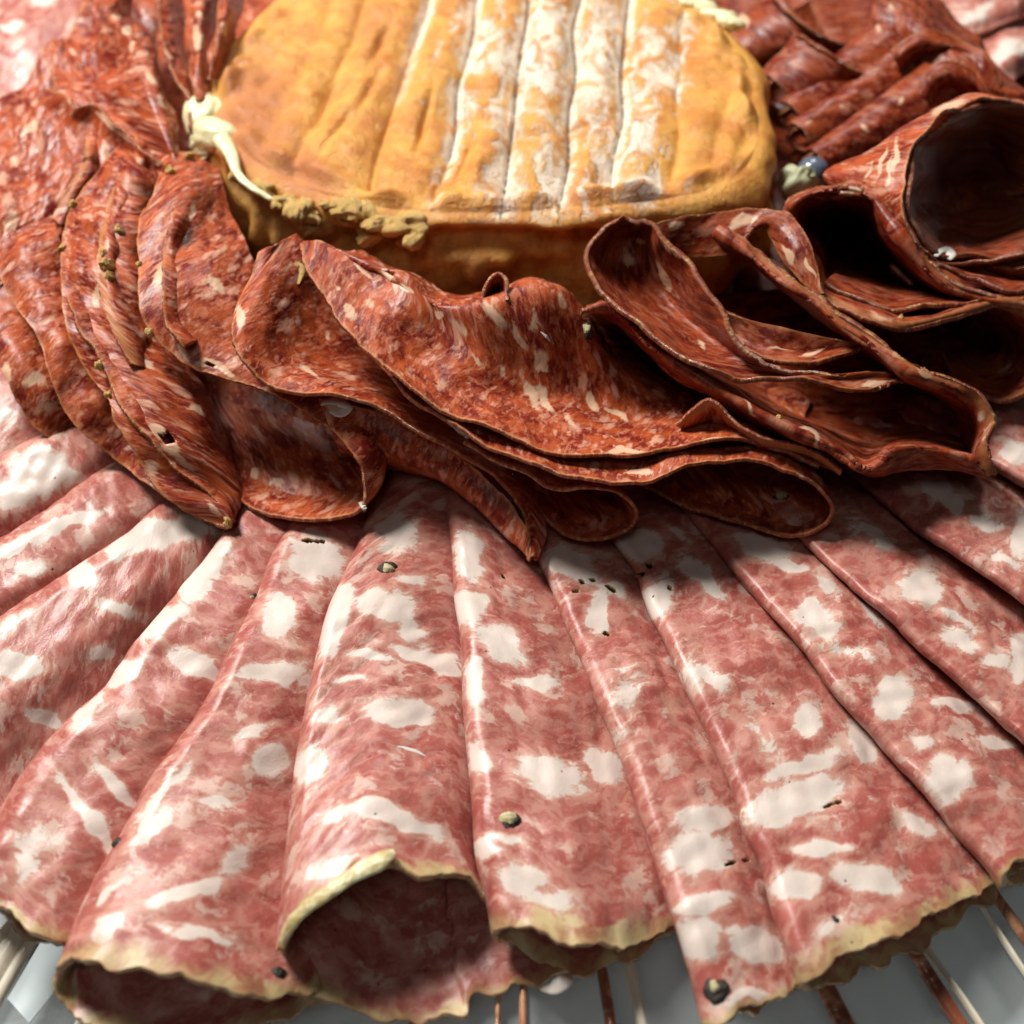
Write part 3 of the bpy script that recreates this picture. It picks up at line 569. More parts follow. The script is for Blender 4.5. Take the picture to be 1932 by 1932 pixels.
# --- right group
sheet("brown-red salami slice folded into a tongue against the cheese, a black peppercorn in its hollow",
  [[(1178, 411, 33), (1130, 432, 33), (1110, 475, 32.5), (1120, 532, 32), (1153, 567, 31.5), (1193, 608, 31), (1250, 650, 30), (1311, 691, 29), (1375, 711, 28), (1450, 718, 27), (1530, 723, 26), (1601, 736, 24.8), (1666, 727, 24.2), (1746, 705, 23.2)],
   [(1182, 414, 32.5), (1150, 440, 29), (1142, 490, 27), (1163, 540, 26), (1203, 580, 25.2), (1250, 620, 24.6), (1300, 655, 24.4), (1352, 686, 24.8), (1402, 700, 25.4), (1465, 709, 25.6), (1540, 716, 25.3), (1605, 720, 24.5), (1670, 715, 24), (1746, 704, 23.1)],
   [(1187, 414, 32.5), (1190, 438, 28), (1205, 480, 25.5), (1236, 530, 23.6), (1272, 575, 22.6), (1308, 610, 22.8), (1348, 640, 23.8), (1390, 670, 25.2), (1430, 690, 26.2), (1480, 703, 26.4), (1550, 710, 25.8), (1610, 709, 24.9), (1675, 708, 24.2), (1746, 703, 23.1)],
   [(1193, 408, 33.2), (1229, 422, 33.5), (1257, 453, 33.4), (1286, 485, 33), (1313, 516, 32.6), (1353, 572, 31.6), (1381, 623, 30.6), (1417, 668, 29), (1450, 688, 28), (1500, 702, 27), (1570, 706, 26), (1620, 704, 25), (1680, 703, 24.2), (1746, 702, 23.3)]], 51, n=300, mats=BR,
   blobs=[(1252, 520, 34, 9, 62), (1180, 490, 18, 18, 0, .6), (1215, 455, 16, 8, 40, .6), (1640, 728, 36, 6, -12), (1270, 470, 22, 8, 55, .9), (1320, 650, 20, 5, 30, .5)], rind=(1, 1, 0, 0))
sheet("long brown-red salami slice below the tongue, wavy lower lip framing the widest black hollow",
  [[(1095, 596, 27), (1150, 600, 24), (1222, 668, 22), (1310, 724, 20.5), (1370, 760, 19.8), (1430, 798, 19.2), (1495, 832, 18.8), (1545, 856, 17.8), (1590, 880, 16.8), (1640, 893, 16), (1690, 890, 15.5), (1740, 888, 15), (1790, 884, 15), (1832, 886, 15), (1868, 896, 15)],
   [(1100, 585, 30), (1160, 578, 29.8), (1234, 652, 28), (1321, 709, 26), (1375, 744, 25), (1439, 780, 24), (1503, 812, 23), (1546, 830, 22), (1586, 851, 21), (1625, 881, 20), (1655, 873, 20), (1676, 846, 20.5), (1726, 836, 20), (1791, 851, 19), (1838, 866, 18)],
   [(1112, 578, 28), (1180, 565, 25), (1260, 630, 20), (1340, 690, 17), (1400, 725, 15), (1460, 760, 14), (1520, 790, 13), (1570, 812, 12), (1615, 832, 12), (1655, 838, 12), (1690, 826, 12), (1740, 820, 12), (1790, 828, 12), (1826, 842, 13), (1848, 862, 13.5)],
   [(1140, 575, 14), (1250, 560, 9), (1350, 600, 6), (1420, 640, 4.5), (1480, 680, 4), (1540, 720, 4), (1590, 740, 4), (1640, 750, 4), (1680, 755, 4), (1720, 760, 4), (1750, 760, 4), (1780, 765, 5), (1810, 775, 7), (1838, 800, 10), (1856, 840, 13)]], 52, deep=0.55, n=340, m=150, mats=BR,
   blobs=[(1530, 822, 30, 7, 25), (1250, 665, 10, 4, 30), (1420, 770, 30, 3, 30, .6)])
sheet("dark salami slice whose diagonal edge roofs the widest black hollow",
  [[(1360, 420, 30.5), (1416, 462, 30.8), (1460, 500, 30.5), (1501, 532, 30.2), (1551, 564, 29.8), (1591, 602, 29.2), (1666, 650, 28.2), (1731, 694, 27.2), (1806, 719, 25), (1851, 749, 23), (1873, 790, 21), (1866, 825, 19.5), (1868, 860, 17.5), (1872, 892, 15)],
   [(1355, 445, 29), (1408, 484, 28.6), (1448, 522, 28), (1492, 552, 27.6), (1540, 584, 27), (1580, 620, 26.5), (1650, 668, 25.6), (1712, 710, 24.6), (1780, 738, 22.5), (1820, 770, 20), (1840, 808, 18), (1842, 840, 17), (1846, 866, 16), (1858, 892, 14.6)],
   [(1400, 480, 14), (1450, 520, 12), (1490, 550, 10), (1530, 580, 9), (1570, 610, 9), (1610, 640, 9), (1660, 670, 9), (1710, 700, 9), (1760, 730, 9), (1790, 765, 9), (1810, 800, 9), (1815, 835, 10), (1828, 860, 11), (1850, 886, 13)]], 53, deep=0.7, n=320, mats=BR,
   blobs=[(1700, 675, 20, 6, 30), (1740, 700, 18, 6, 30), (1850, 780, 6, 14, -20, .7)], rind=(1.6, 0, 0, 0), rw=2.2)
sheet("small wavy salami leaf lying across the dark hollow right of the tongue",
  [[(1395, 640, 24.5), (1425, 672, 25), (1490, 687, 25), (1545, 686, 24.8), (1590, 674, 24.6), (1638, 649, 24.6)],
   [(1372, 620, 24.5), (1420, 650, 24.6), (1490, 664, 24.4), (1545, 666, 24.2), (1592, 662, 24.2), (1640, 647, 24.5)],
   [(1368, 590, 27), (1430, 608, 27), (1500, 624, 26.6), (1560, 637, 26), (1605, 643, 25.4), (1643, 644, 24.8)]], 54, n=180, m=60, mats=BR, blobs=[(1530, 670, 36, 5, -25, .8), (1460, 660, 30, 5, 10, .5)], rind=(1, 1, 0, 0))
sheet("brown salami slice draped over the right rim of the cheese, ending in a thin arch",
  [[(1222, 432, 30.5), (1266, 414, 31.5), (1343, 402, 32.4), (1423, 394, 33), (1461, 400, 33.4), (1488, 407, 33.4), (1508, 428, 33), (1524, 456, 32.4), (1538, 495, 31.4), (1552, 554, 29.8)],
   [(1245, 450, 29), (1280, 446, 29), (1340, 442, 30), (1405, 436, 31), (1438, 414, 32.6), (1466, 422, 32.6), (1488, 448, 32), (1505, 478, 31.4), (1524, 512, 30.6), (1549, 556, 29.4)],
   [(1262, 474, 26), (1292, 482, 26), (1340, 484, 27), (1390, 476, 28.6), (1412, 442, 31.5), (1437, 422, 32), (1461, 452, 30.4), (1481, 490, 29.6), (1511, 529, 29.2), (1545, 558, 29)]], 55, n=240, mats=BR,
   blobs=[(1400, 418, 34, 12, -25), (1280, 424, 24, 8, -20, .8), (1490, 480, 26, 6, 62), (1530, 510, 24, 5, 72)], rind=(1, 1, 0, 0))
sheet("brown salami slice arched over the second dark hollow, an olive-yellow stripe along its crest",
  [[(1545, 548, 26), (1515, 480, 28), (1478, 405, 30), (1494, 374, 31.6), (1531, 357, 32.6), (1565, 352, 33), (1615, 354, 33.4), (1655, 367, 33.4), (1692, 405, 32.6), (1729, 455, 31.4), (1772, 512, 29), (1835, 552, 27), (1935, 570, 25)],
   [(1556, 548, 24), (1532, 484, 25), (1503, 418, 27), (1513, 392, 29.4), (1540, 375, 30.4), (1570, 369, 31), (1612, 371, 31.2), (1642, 386, 31), (1668, 424, 30), (1706, 474, 28.8), (1750, 526, 26.4), (1812, 562, 24.5), (1930, 580, 23)],
   [(1575, 545, 9), (1560, 490, 8), (1550, 455, 8), (1560, 435, 8), (1580, 425, 8), (1600, 425, 8), (1620, 430, 8), (1640, 450, 8), (1670, 490, 8), (1705, 520, 8), (1750, 545, 9), (1810, 562, 12), (1925, 580, 16)]], 56, deep=0.5, n=280, mats=BR,
   blobs=[(1600, 360, 52, 7, 2), (1545, 368, 20, 5, -15, .6)], rind=(1.3, 0, 0, 0), rw=2)
sheet("thin brown salami slice edge lying in the second dark hollow, nearly level",
  [[(1551, 541, 27.5), (1587, 557, 27), (1671, 573, 26.4), (1755, 579, 26), (1830, 577, 25.6), (1940, 560, 25)],
   [(1560, 533, 25), (1600, 545, 24), (1675, 556, 23), (1755, 562, 22), (1830, 562, 22), (1940, 550, 22)],
   [(1600, 510, 12), (1640, 520, 10), (1690, 535, 10), (1760, 545, 10), (1830, 545, 12), (1940, 540, 14)]], 57, n=180, m=60, mats=BR)
sheet("amber-edged brown salami slice running out to a loop at the right frame edge",
  [[(1551, 556, 28.4), (1601, 588, 27.9), (1657, 617, 27.2), (1690, 626, 27), (1727, 620, 26.6), (1783, 605, 26), (1839, 590, 25.5), (1881, 574, 25), (1923, 574, 24), (1965, 600, 22), (1982, 660, 19), (1960, 722, 16), (1900, 754, 13), (1850, 746, 12), (1800, 720, 12)],
   [(1556, 545, 27), (1606, 572, 26), (1662, 598, 25.6), (1692, 607, 25.4), (1727, 603, 25), (1783, 590, 24.4), (1839, 577, 23.8), (1872, 574, 23), (1905, 590, 21), (1930, 625, 18), (1935, 670, 15), (1912, 705, 11), (1870, 720, 9), (1830, 708, 8), (1790, 690, 8)],
   [(1562, 545, 22), (1612, 567, 18), (1667, 587, 15), (1697, 592, 13), (1727, 595, 11), (1780, 590, 9), (1830, 600, 8), (1860, 620, 7), (1880, 640, 6), (1890, 660, 5), (1880, 670, 4.5), (1860, 680, 4), (1830, 680, 4), (1800, 675, 4), (1770, 660, 4)]], 58, deep=0.6, n=300, mats=BR, rind=(1.5, 0, 0, 0), rw=2.6, blobs=[(1665, 600, 30, 7, 20, .6), (1900, 700, 30, 8, -40, .5)])
sheet("big hollow salami roll at the right, striped cream outside and black inside",
  [[(1960, 205, 35), (1885, 192, 36), (1846, 184, 37), (1800, 207, 38), (1756, 240, 38.6), (1721, 285, 38.6), (1706, 340, 37.6), (1702, 380, 36.4), (1713, 420, 34.4), (1741, 465, 31.4), (1775, 496, 28.4), (1840, 494, 26.4), (1960, 480, 25)],
   [(1940, 195, 33), (1870, 184, 34), (1820, 186, 35), (1765, 212, 36), (1705, 252, 36.5), (1665, 295, 36.5), (1648, 335, 35.5), (1650, 366, 34), (1668, 400, 32), (1705, 450, 29), (1755, 492, 26), (1840, 500, 23), (1960, 490, 22)],
   [(1920, 190, 30), (1850, 188, 30.5), (1780, 205, 31), (1700, 250, 31.5), (1640, 288, 31.5), (1590, 306, 31.5), (1556, 322, 31), (1556, 340, 30), (1575, 352, 29), (1640, 362, 28), (1690, 405, 26), (1760, 480, 22), (1900, 500, 20)]], 59, n=260, m=110, mats=[M_dark, M_drim],
   blobs=[(1690, 300, 50, 8, 100, .8), (1662, 310, 40, 6, 105, .7), (1640, 320, 26, 5, 105, .6), (1790, 205, 50, 10, -30, .9), (1676, 330, 50, 5, 98, .6)], vs=0.55, rind=(1, 0, 0, 0))
sheet("inner turn of salami lining the black hollow of the big roll at the right",
  [[(1960, 208, 34.6), (1885, 196, 35.6), (1848, 190, 36.4), (1806, 212, 37.2), (1764, 244, 37.8), (1729, 288, 37.8), (1714, 340, 36.8), (1710, 378, 35.6), (1721, 416, 33.6), (1748, 460, 30.8), (1780, 488, 28), (1840, 488, 26), (1960, 474, 24.6)],
   [(1960, 235, 22), (1900, 232, 20), (1870, 236, 18), (1845, 255, 16), (1815, 285, 14), (1790, 320, 12), (1780, 360, 11), (1780, 395, 11), (1790, 420, 13), (1815, 445, 16), (1845, 462, 18), (1890, 468, 20), (1960, 460, 21)],
   [(1960, 330, 8), (1940, 340, 7), (1920, 350, 6), (1912, 356, 5), (1908, 360, 5), (1906, 363, 5), (1905, 366, 5), (1905, 369, 5), (1908, 373, 5), (1914, 377, 6), (1925, 382, 7), (1940, 386, 8), (1960, 390, 9)]], 60, n=240, mats=BR)
sheet("small rippled salami edge under the big roll at the right frame edge",
  [[(1765, 495, 29), (1811, 520, 27), (1845, 530, 26.4), (1881, 551, 25.6), (1909, 557, 25), (1960, 545, 24)],
   [(1775, 492, 26), (1820, 508, 24), (1860, 516, 22.5), (1892, 526, 21), (1920, 528, 20.5), (1960, 522, 20)],
   [(1790, 488, 24), (1830, 498, 24), (1865, 500, 24), (1900, 502, 24), (1930, 500, 24), (1965, 495, 24)]], 61, n=140, m=50, mats=BR)
sheet("little orange salami fold peeping out below the tongue in front of the long slice",
  [[(1275, 800, 20.8), (1290, 785, 22.5), (1310, 766, 24.4), (1337, 748, 25.5), (1362, 760, 25), (1388, 790, 23.4), (1440, 824, 21.6), (1490, 838, 20.6), (1545, 856, 19), (1590, 884, 17.4)],
   [(1282, 802, 20), (1300, 794, 21), (1320, 782, 22), (1340, 772, 22.6), (1366, 784, 22), (1390, 806, 20.8), (1440, 838, 19.6), (1490, 850, 19), (1545, 868, 17.6), (1588, 890, 16.6)],
   [(1288, 812, 17), (1310, 812, 16), (1330, 812, 16), (1352, 818, 16), (1376, 826, 16), (1404, 840, 16), (1450, 852, 16), (1500, 864, 16), (1548, 878, 15.5), (1588, 893, 15.5)]], 62, n=160, m=50, rind=(1.5, 0, 0, 0), rw=3)
# --- top left
sheet("pinkish red salami slice in the upper left corner, its fold line glinting white",
  [[(185, -60, 27), (168, -5, 26), (140, 50, 25), (112, 100, 24), (100, 146, 24), (122, 190, 25), (200, 260, 24), (300, 330, 22)],
   [(200, -60, 27), (190, 0, 26), (185, 50, 25), (180, 105, 24), (185, 160, 24), (215, 215, 25), (270, 270, 25), (325, 325, 24)],
   [(215, -60, 31), (200, 20, 31), (222, 48, 31), (252, 84, 31), (276, 140, 30.5), (292, 200, 29.5), (312, 255, 28.5), (335, 318, 27)],
   [(260, -60, 27), (250, 10, 27), (262, 45, 27), (285, 84, 27), (305, 140, 26), (318, 200, 25), (330, 250, 25), (345, 315, 25)]], 71, ps=0.6, amp=0.9, blobs=[(215, 36, 12, 7, 40), (238, 60, 12, 8, 50), (255, 90, 7, 14, -20, .8), (285, 150, 8, 16, -15, .8), (300, 195, 7, 20, -20, .8), (140, 100, 10, 5, 40, .6)])
sheet("red salami slice behind the upper left fold, squeezed towards the cheese",
  [[(290, -60, 31), (300, 20, 31), (308, 90, 31), (330, 150, 30), (350, 180, 29), (358, 210, 28), (360, 240, 27)],
   [(310, -60, 29), (322, 20, 29), (335, 90, 28), (355, 150, 27), (366, 190, 26), (370, 225, 25), (372, 260, 24)],
   [(335, -60, 24), (345, 20, 24), (350, 90, 23), (368, 150, 22), (378, 190, 21), (382, 225, 20), (385, 260, 20)]], 72, m=70, ps=0.6, blobs=[(312, 100, 6, 20, -15), (345, 178, 7, 18, -30, .8)])
sheet("narrow red salami fold with a cream fat piece, standing left of the cheese",
  [[(352, -60, 32), (358, 0, 32), (362, 60, 32), (358, 110, 31), (362, 160, 30), (372, 200, 28)],
   [(372, -60, 33), (380, 0, 33), (382, 60, 32.5), (378, 110, 32), (380, 150, 30), (384, 190, 28)],
   [(400, -60, 28), (405, 0, 28), (402, 60, 27), (396, 110, 26), (394, 150, 25), (394, 190, 24)]], 73, m=60, blobs=[(371, 75, 12, 24, 5), (374, 35, 8, 8, 0)])
sheet("last red salami fold before the cheese at the top left",
  [[(412, -60, 33), (414, 0, 33), (410, 50, 33), (404, 100, 32), (396, 150, 30)],
   [(430, -60, 33), (432, 0, 33), (424, 50, 33), (414, 100, 31), (404, 150, 29)],
   [(460, -60, 26), (460, 0, 26), (448, 50, 26), (436, 100, 25), (424, 150, 24)]], 74, m=50, blobs=[(418, 60, 6, 16, 0, .8)])
sheet("red salami slice with a pale pink edge crossing below the upper left corner",
  [[(96, 172, 26), (128, 182, 28.5), (142, 203, 29), (178, 196, 29.8), (212, 230, 29.8), (252, 266, 29.8), (292, 300, 29.5), (325, 326, 29), (350, 345, 28)],
   [(70, 215, 24.5), (105, 230, 25), (140, 245, 25.5), (175, 252, 26), (205, 272, 26), (240, 300, 26), (280, 335, 26), (320, 360, 26), (350, 375, 26)],
   [(30, 300, 22), (70, 320, 22), (110, 335, 22), (150, 350, 22), (190, 370, 22), (230, 390, 22), (275, 410, 22), (315, 430, 22), (350, 440, 22)]], 75, ps=0.65, amp=0.9, blobs=[(150, 198, 22, 8, 0), (132, 190, 8, 12, 0), (200, 222, 30, 5, 45), (240, 258, 30, 5, 42), (272, 275, 16, 12, 20), (302, 296, 13, 13, 0)])
sheet("red salami slice spreading from the left frame edge below the upper left pale slice",
  [[(-60, 250, 20), (0, 198, 21.5), (50, 150, 22.5), (95, 108, 23), (125, 62, 23), (150, 10, 23), (170, -60, 23)],
   [(-60, 330, 21), (0, 290, 22.5), (60, 245, 23.5), (105, 210, 24), (140, 150, 23.5), (165, 60, 23), (185, -50, 23)],
   [(-60, 450, 21), (0, 400, 22.5), (70, 350, 23.5), (130, 320, 24), (190, 280, 23), (220, 120, 22), (230, -40, 22)],
   [(-60, 600, 18), (0, 540, 18), (70, 480, 19), (140, 430, 19), (230, 380, 18), (290, 200, 18), (300, -40, 18)]], 76, n=240, m=150, ps=0.55, amp=1.4, blobs=[(60, 245, 30, 12, -28, .8), (30, 310, 16, 12, 0, .6), (20, 420, 12, 30, 10, .6), (60, 490, 14, 20, -20, .6)])
sheet("crusty red salami edge rising between the left ruffles, catching the light",
  [[(160, 284, 27), (156, 308, 26.6), (146, 328, 26.3), (132, 350, 26), (112, 380, 25), (96, 410, 24)],
   [(180, 280, 26), (178, 310, 25.6), (168, 340, 25.3), (152, 365, 25), (132, 400, 24), (116, 430, 23)],
   [(200, 290, 20), (200, 330, 20), (190, 360, 20), (172, 390, 20), (150, 420, 19), (130, 450, 18)]], 77, n=120, m=50, rind=(1.6, 0, 0, 0), rw=2, pre=(4, -50, -5))
# --- top right: tight rolls radiating away from the cheese
def tube(label, a, b, r0, r1, seed, mats, turn=300, start=200, blobs=(), n=150, m=140, bend=0.0, rag=1.0, slant=0.0):
    A = W(*a); B = W(*b); ax = B - A; Ln = np.linalg.norm(ax); ax /= Ln
    side = np.cross(ax, [0, 0, 1]); side /= np.linalg.norm(side); up = np.cross(side, ax)
    t = np.linspace(0, 1, n)[:, None]; th = np.radians(np.linspace(start, start + turn, m))[None]
    r = r0 + (r1 - r0) * t ** 1.2
    r = r * (1 + 0.16 * (th - th[0, 0]) / math.radians(360)) * (1 + 0.06 * np.sin(3 * th + seed))
    P = A + ax * (t * Ln)[..., None] + side * (r * np.cos(th))[..., None] * 1.25 + up * (r * np.sin(th))[..., None] * 0.9 + np.array([0, 0, 1]) * (bend * np.sin(math.pi * t))[..., None]
    U = r * (th - th[0, 0]); V = (1 - t) * Ln + 0 * U
    P = P + ax * (ss(4, 0, V) * 0.25 * rag * (waves(U, 0 * U, seed, 0.8) + .5 * waves(U, 0 * U, seed + 1, 3)))[..., None]
    P = P - ax * (slant * np.maximum(r * (np.sin(th) + 0.3), 0) * t ** 3)[..., None]
    P[..., 2] = np.maximum(P[..., 2], 1.0)
    P += 0.2 * waves(U, V, seed + 3, 1.0)[..., None] * up
    X, Y = proj(P)
    o = grid_mesh("rolled_salami_slice", P, {"pat": np.stack([U, V * 0.6, 0 * U + seed * 9.1], -1), "fat": blobfield(X, Y, blobs, seed), "rind": np.clip(1 - V / 1.6, 0, 1)}, mats, thick=0.75)
    tag(o, label, "salami", "tightly rolled salami slices behind the cheese at the right")
    return o
DK = [M_dark2, M_drim2]
tube("open salami roll at the top frame edge right of the cheese, large dark mouth", (1390, 110, 14), (1560, 22, 22), 5.5, 9.5, 81, DK, slant=0.8, blobs=[(1400, 40, 14, 14, 0, .7)])
tube("short salami roll with a round dark mouth, uppermost of the bundle right of the cheese", (1465, 180, 18), (1590, 92, 24), 4.2, 6.6, 82, DK, start=200, slant=0.8)
tube("slim salami roll, second of the bundle right of the cheese", (1490, 222, 18), (1690, 96, 22), 2.6, 5.6, 83, DK, blobs=[(1600, 145, 10, 8, 0, .6), (1660, 60, 8, 12, 20, .5)])
tube("slim salami roll, third of the bundle, pink spots along it", (1505, 262, 17), (1740, 126, 21), 2.6, 5.6, 84, DK, blobs=[(1585, 200, 10, 9, 0, .6), (1530, 240, 8, 7, 0, .5)])
tube("salami roll with a rounded cap, lying above the big hollow roll", (1535, 308, 17), (1800, 165, 22), 2.4, 6.0, 85, DK, slant=0.6, blobs=[(1630, 240, 8, 9, 0, .6), (1700, 190, 8, 12, 20, .5), (1570, 280, 6, 6, 0, .5)])
tube("short salami roll tucked beside the cheese below the bundle", (1500, 300, 8), (1600, 262, 10), 3, 4, 86, DK)
sheet("broad brown salami slice bulging behind the bundle of rolls at the upper right",
  [[(1660, -60, 24), (1730, -30, 25), (1790, 20, 25), (1850, 80, 24), (1890, 140, 22), (1960, 190, 20)],
   [(1650, 0, 28), (1700, 20, 29), (1740, 50, 29), (1800, 95, 28), (1850, 150, 27), (1940, 190, 24)],
   [(1640, 70, 24), (1680, 84, 25), (1720, 100, 25), (1760, 140, 25), (1820, 185, 24), (1920, 200, 22)]], 87, mats=BR, blobs=[(1680, 20, 10, 10, 0, .4)])
sheet("brown salami slice with an arched top crossing behind the rolls at the upper right",
  [[(1680, 96, 28), (1710, 72, 29.5), (1760, 60, 30), (1820, 75, 29.5), (1865, 110, 28.5), (1890, 165, 26)],
   [(1690, 115, 27), (1720, 95, 28.5), (1765, 88, 29), (1812, 100, 28.5), (1848, 132, 27.5), (1875, 175, 25)],
   [(1700, 150, 22), (1730, 130, 22), (1770, 125, 22), (1805, 135, 22), (1830, 160, 22), (1860, 190, 21)]], 88, m=70, mats=BR)
sheet("brown salami slice end capping the lowest roll of the upper right bundle",
  [[(1735, 175, 26.5), (1748, 135, 29), (1790, 118, 30.5), (1840, 135, 30), (1872, 175, 28), (1940, 190, 25)],
   [(1745, 190, 25.5), (1760, 158, 28), (1795, 145, 29), (1836, 158, 28.5), (1862, 188, 27), (1930, 205, 24)],
   [(1755, 205, 22), (1775, 180, 23), (1800, 175, 24), (1830, 185, 24), (1855, 205, 23), (1920, 215, 22)]], 89, m=60, mats=BR)
# pale slices in the far corners
def far_pale(label, rows, seed, blobs):
    o = sheet(label, rows, seed, mats=[M_pink, M_prim], thick=1.1, blobs=blobs, group=GP, name="folded_salami_slice", rind=(0, 0, 0, 0)); return o
far_pale("pale salami slice at the left frame edge above the fat-studded one, half under red salami", [[(-200, 960, 4), (-60, 905, 5.5), (40, 850, 6), (180, 790, 5)], [(-200, 780, 8), (-60, 764, 8.6), (60, 720, 8.4), (180, 690, 6)], [(-200, 640, 7), (-60, 620, 7), (80, 600, 6), (200, 600, 5)]], 94, [(10, 790, 30, 14, -10, .6)])
far_pale("pale salami slice at the right frame edge in the shade under the loop", [[(1820, 850, 4), (1900, 880, 6), (1990, 920, 7), (2100, 980, 6)], [(1820, 790, 5), (1900, 810, 8), (1990, 840, 8.6), (2100, 880, 8)], [(1800, 700, 4), (1900, 720, 5), (2000, 740, 6), (2100, 760, 6)]], 95, [(1925, 850, 20, 14, 20, .6)])
far_pale("pale salami slice filling the top left corner, out of focus", [[(-200, 260, 8), (0, 215, 9), (110, 160, 10), (200, 60, 10)], [(-200, 60, 13), (0, 60, 14), (100, 40, 14), (200, 0, 12)], [(-200, -120, 12), (0, -100, 12), (100, -100, 12), (200, -100, 10)]], 91, [(25, 55, 30, 12, 8), (90, 0, 40, 12, -10, .7)])
far_pale("pale salami slice in the top right corner beside the brown rolls", [[(1780, 60, 10), (1850, 62, 13), (1950, 24, 13), (2050, -20, 12)], [(1770, 30, 12), (1850, 15, 15), (1950, -20, 15), (2050, -60, 14)], [(1750, -60, 10), (1850, -80, 10), (1950, -100, 10), (2050, -120, 10)]], 92, [(1850, 30, 40, 16, -30, .6)])
far_pale("pale salami slice with white fat at the right frame edge near the top", [[(1840, 170, 8), (1900, 158, 12), (1960, 120, 12), (2050, 80, 10)], [(1840, 120, 11), (1890, 105, 15), (1960, 70, 15), (2050, 40, 14)], [(1800, 60, 8), (1860, 62, 9), (1950, 30, 9), (2050, 0, 8)]], 93, [(1905, 100, 44, 16, -20)])

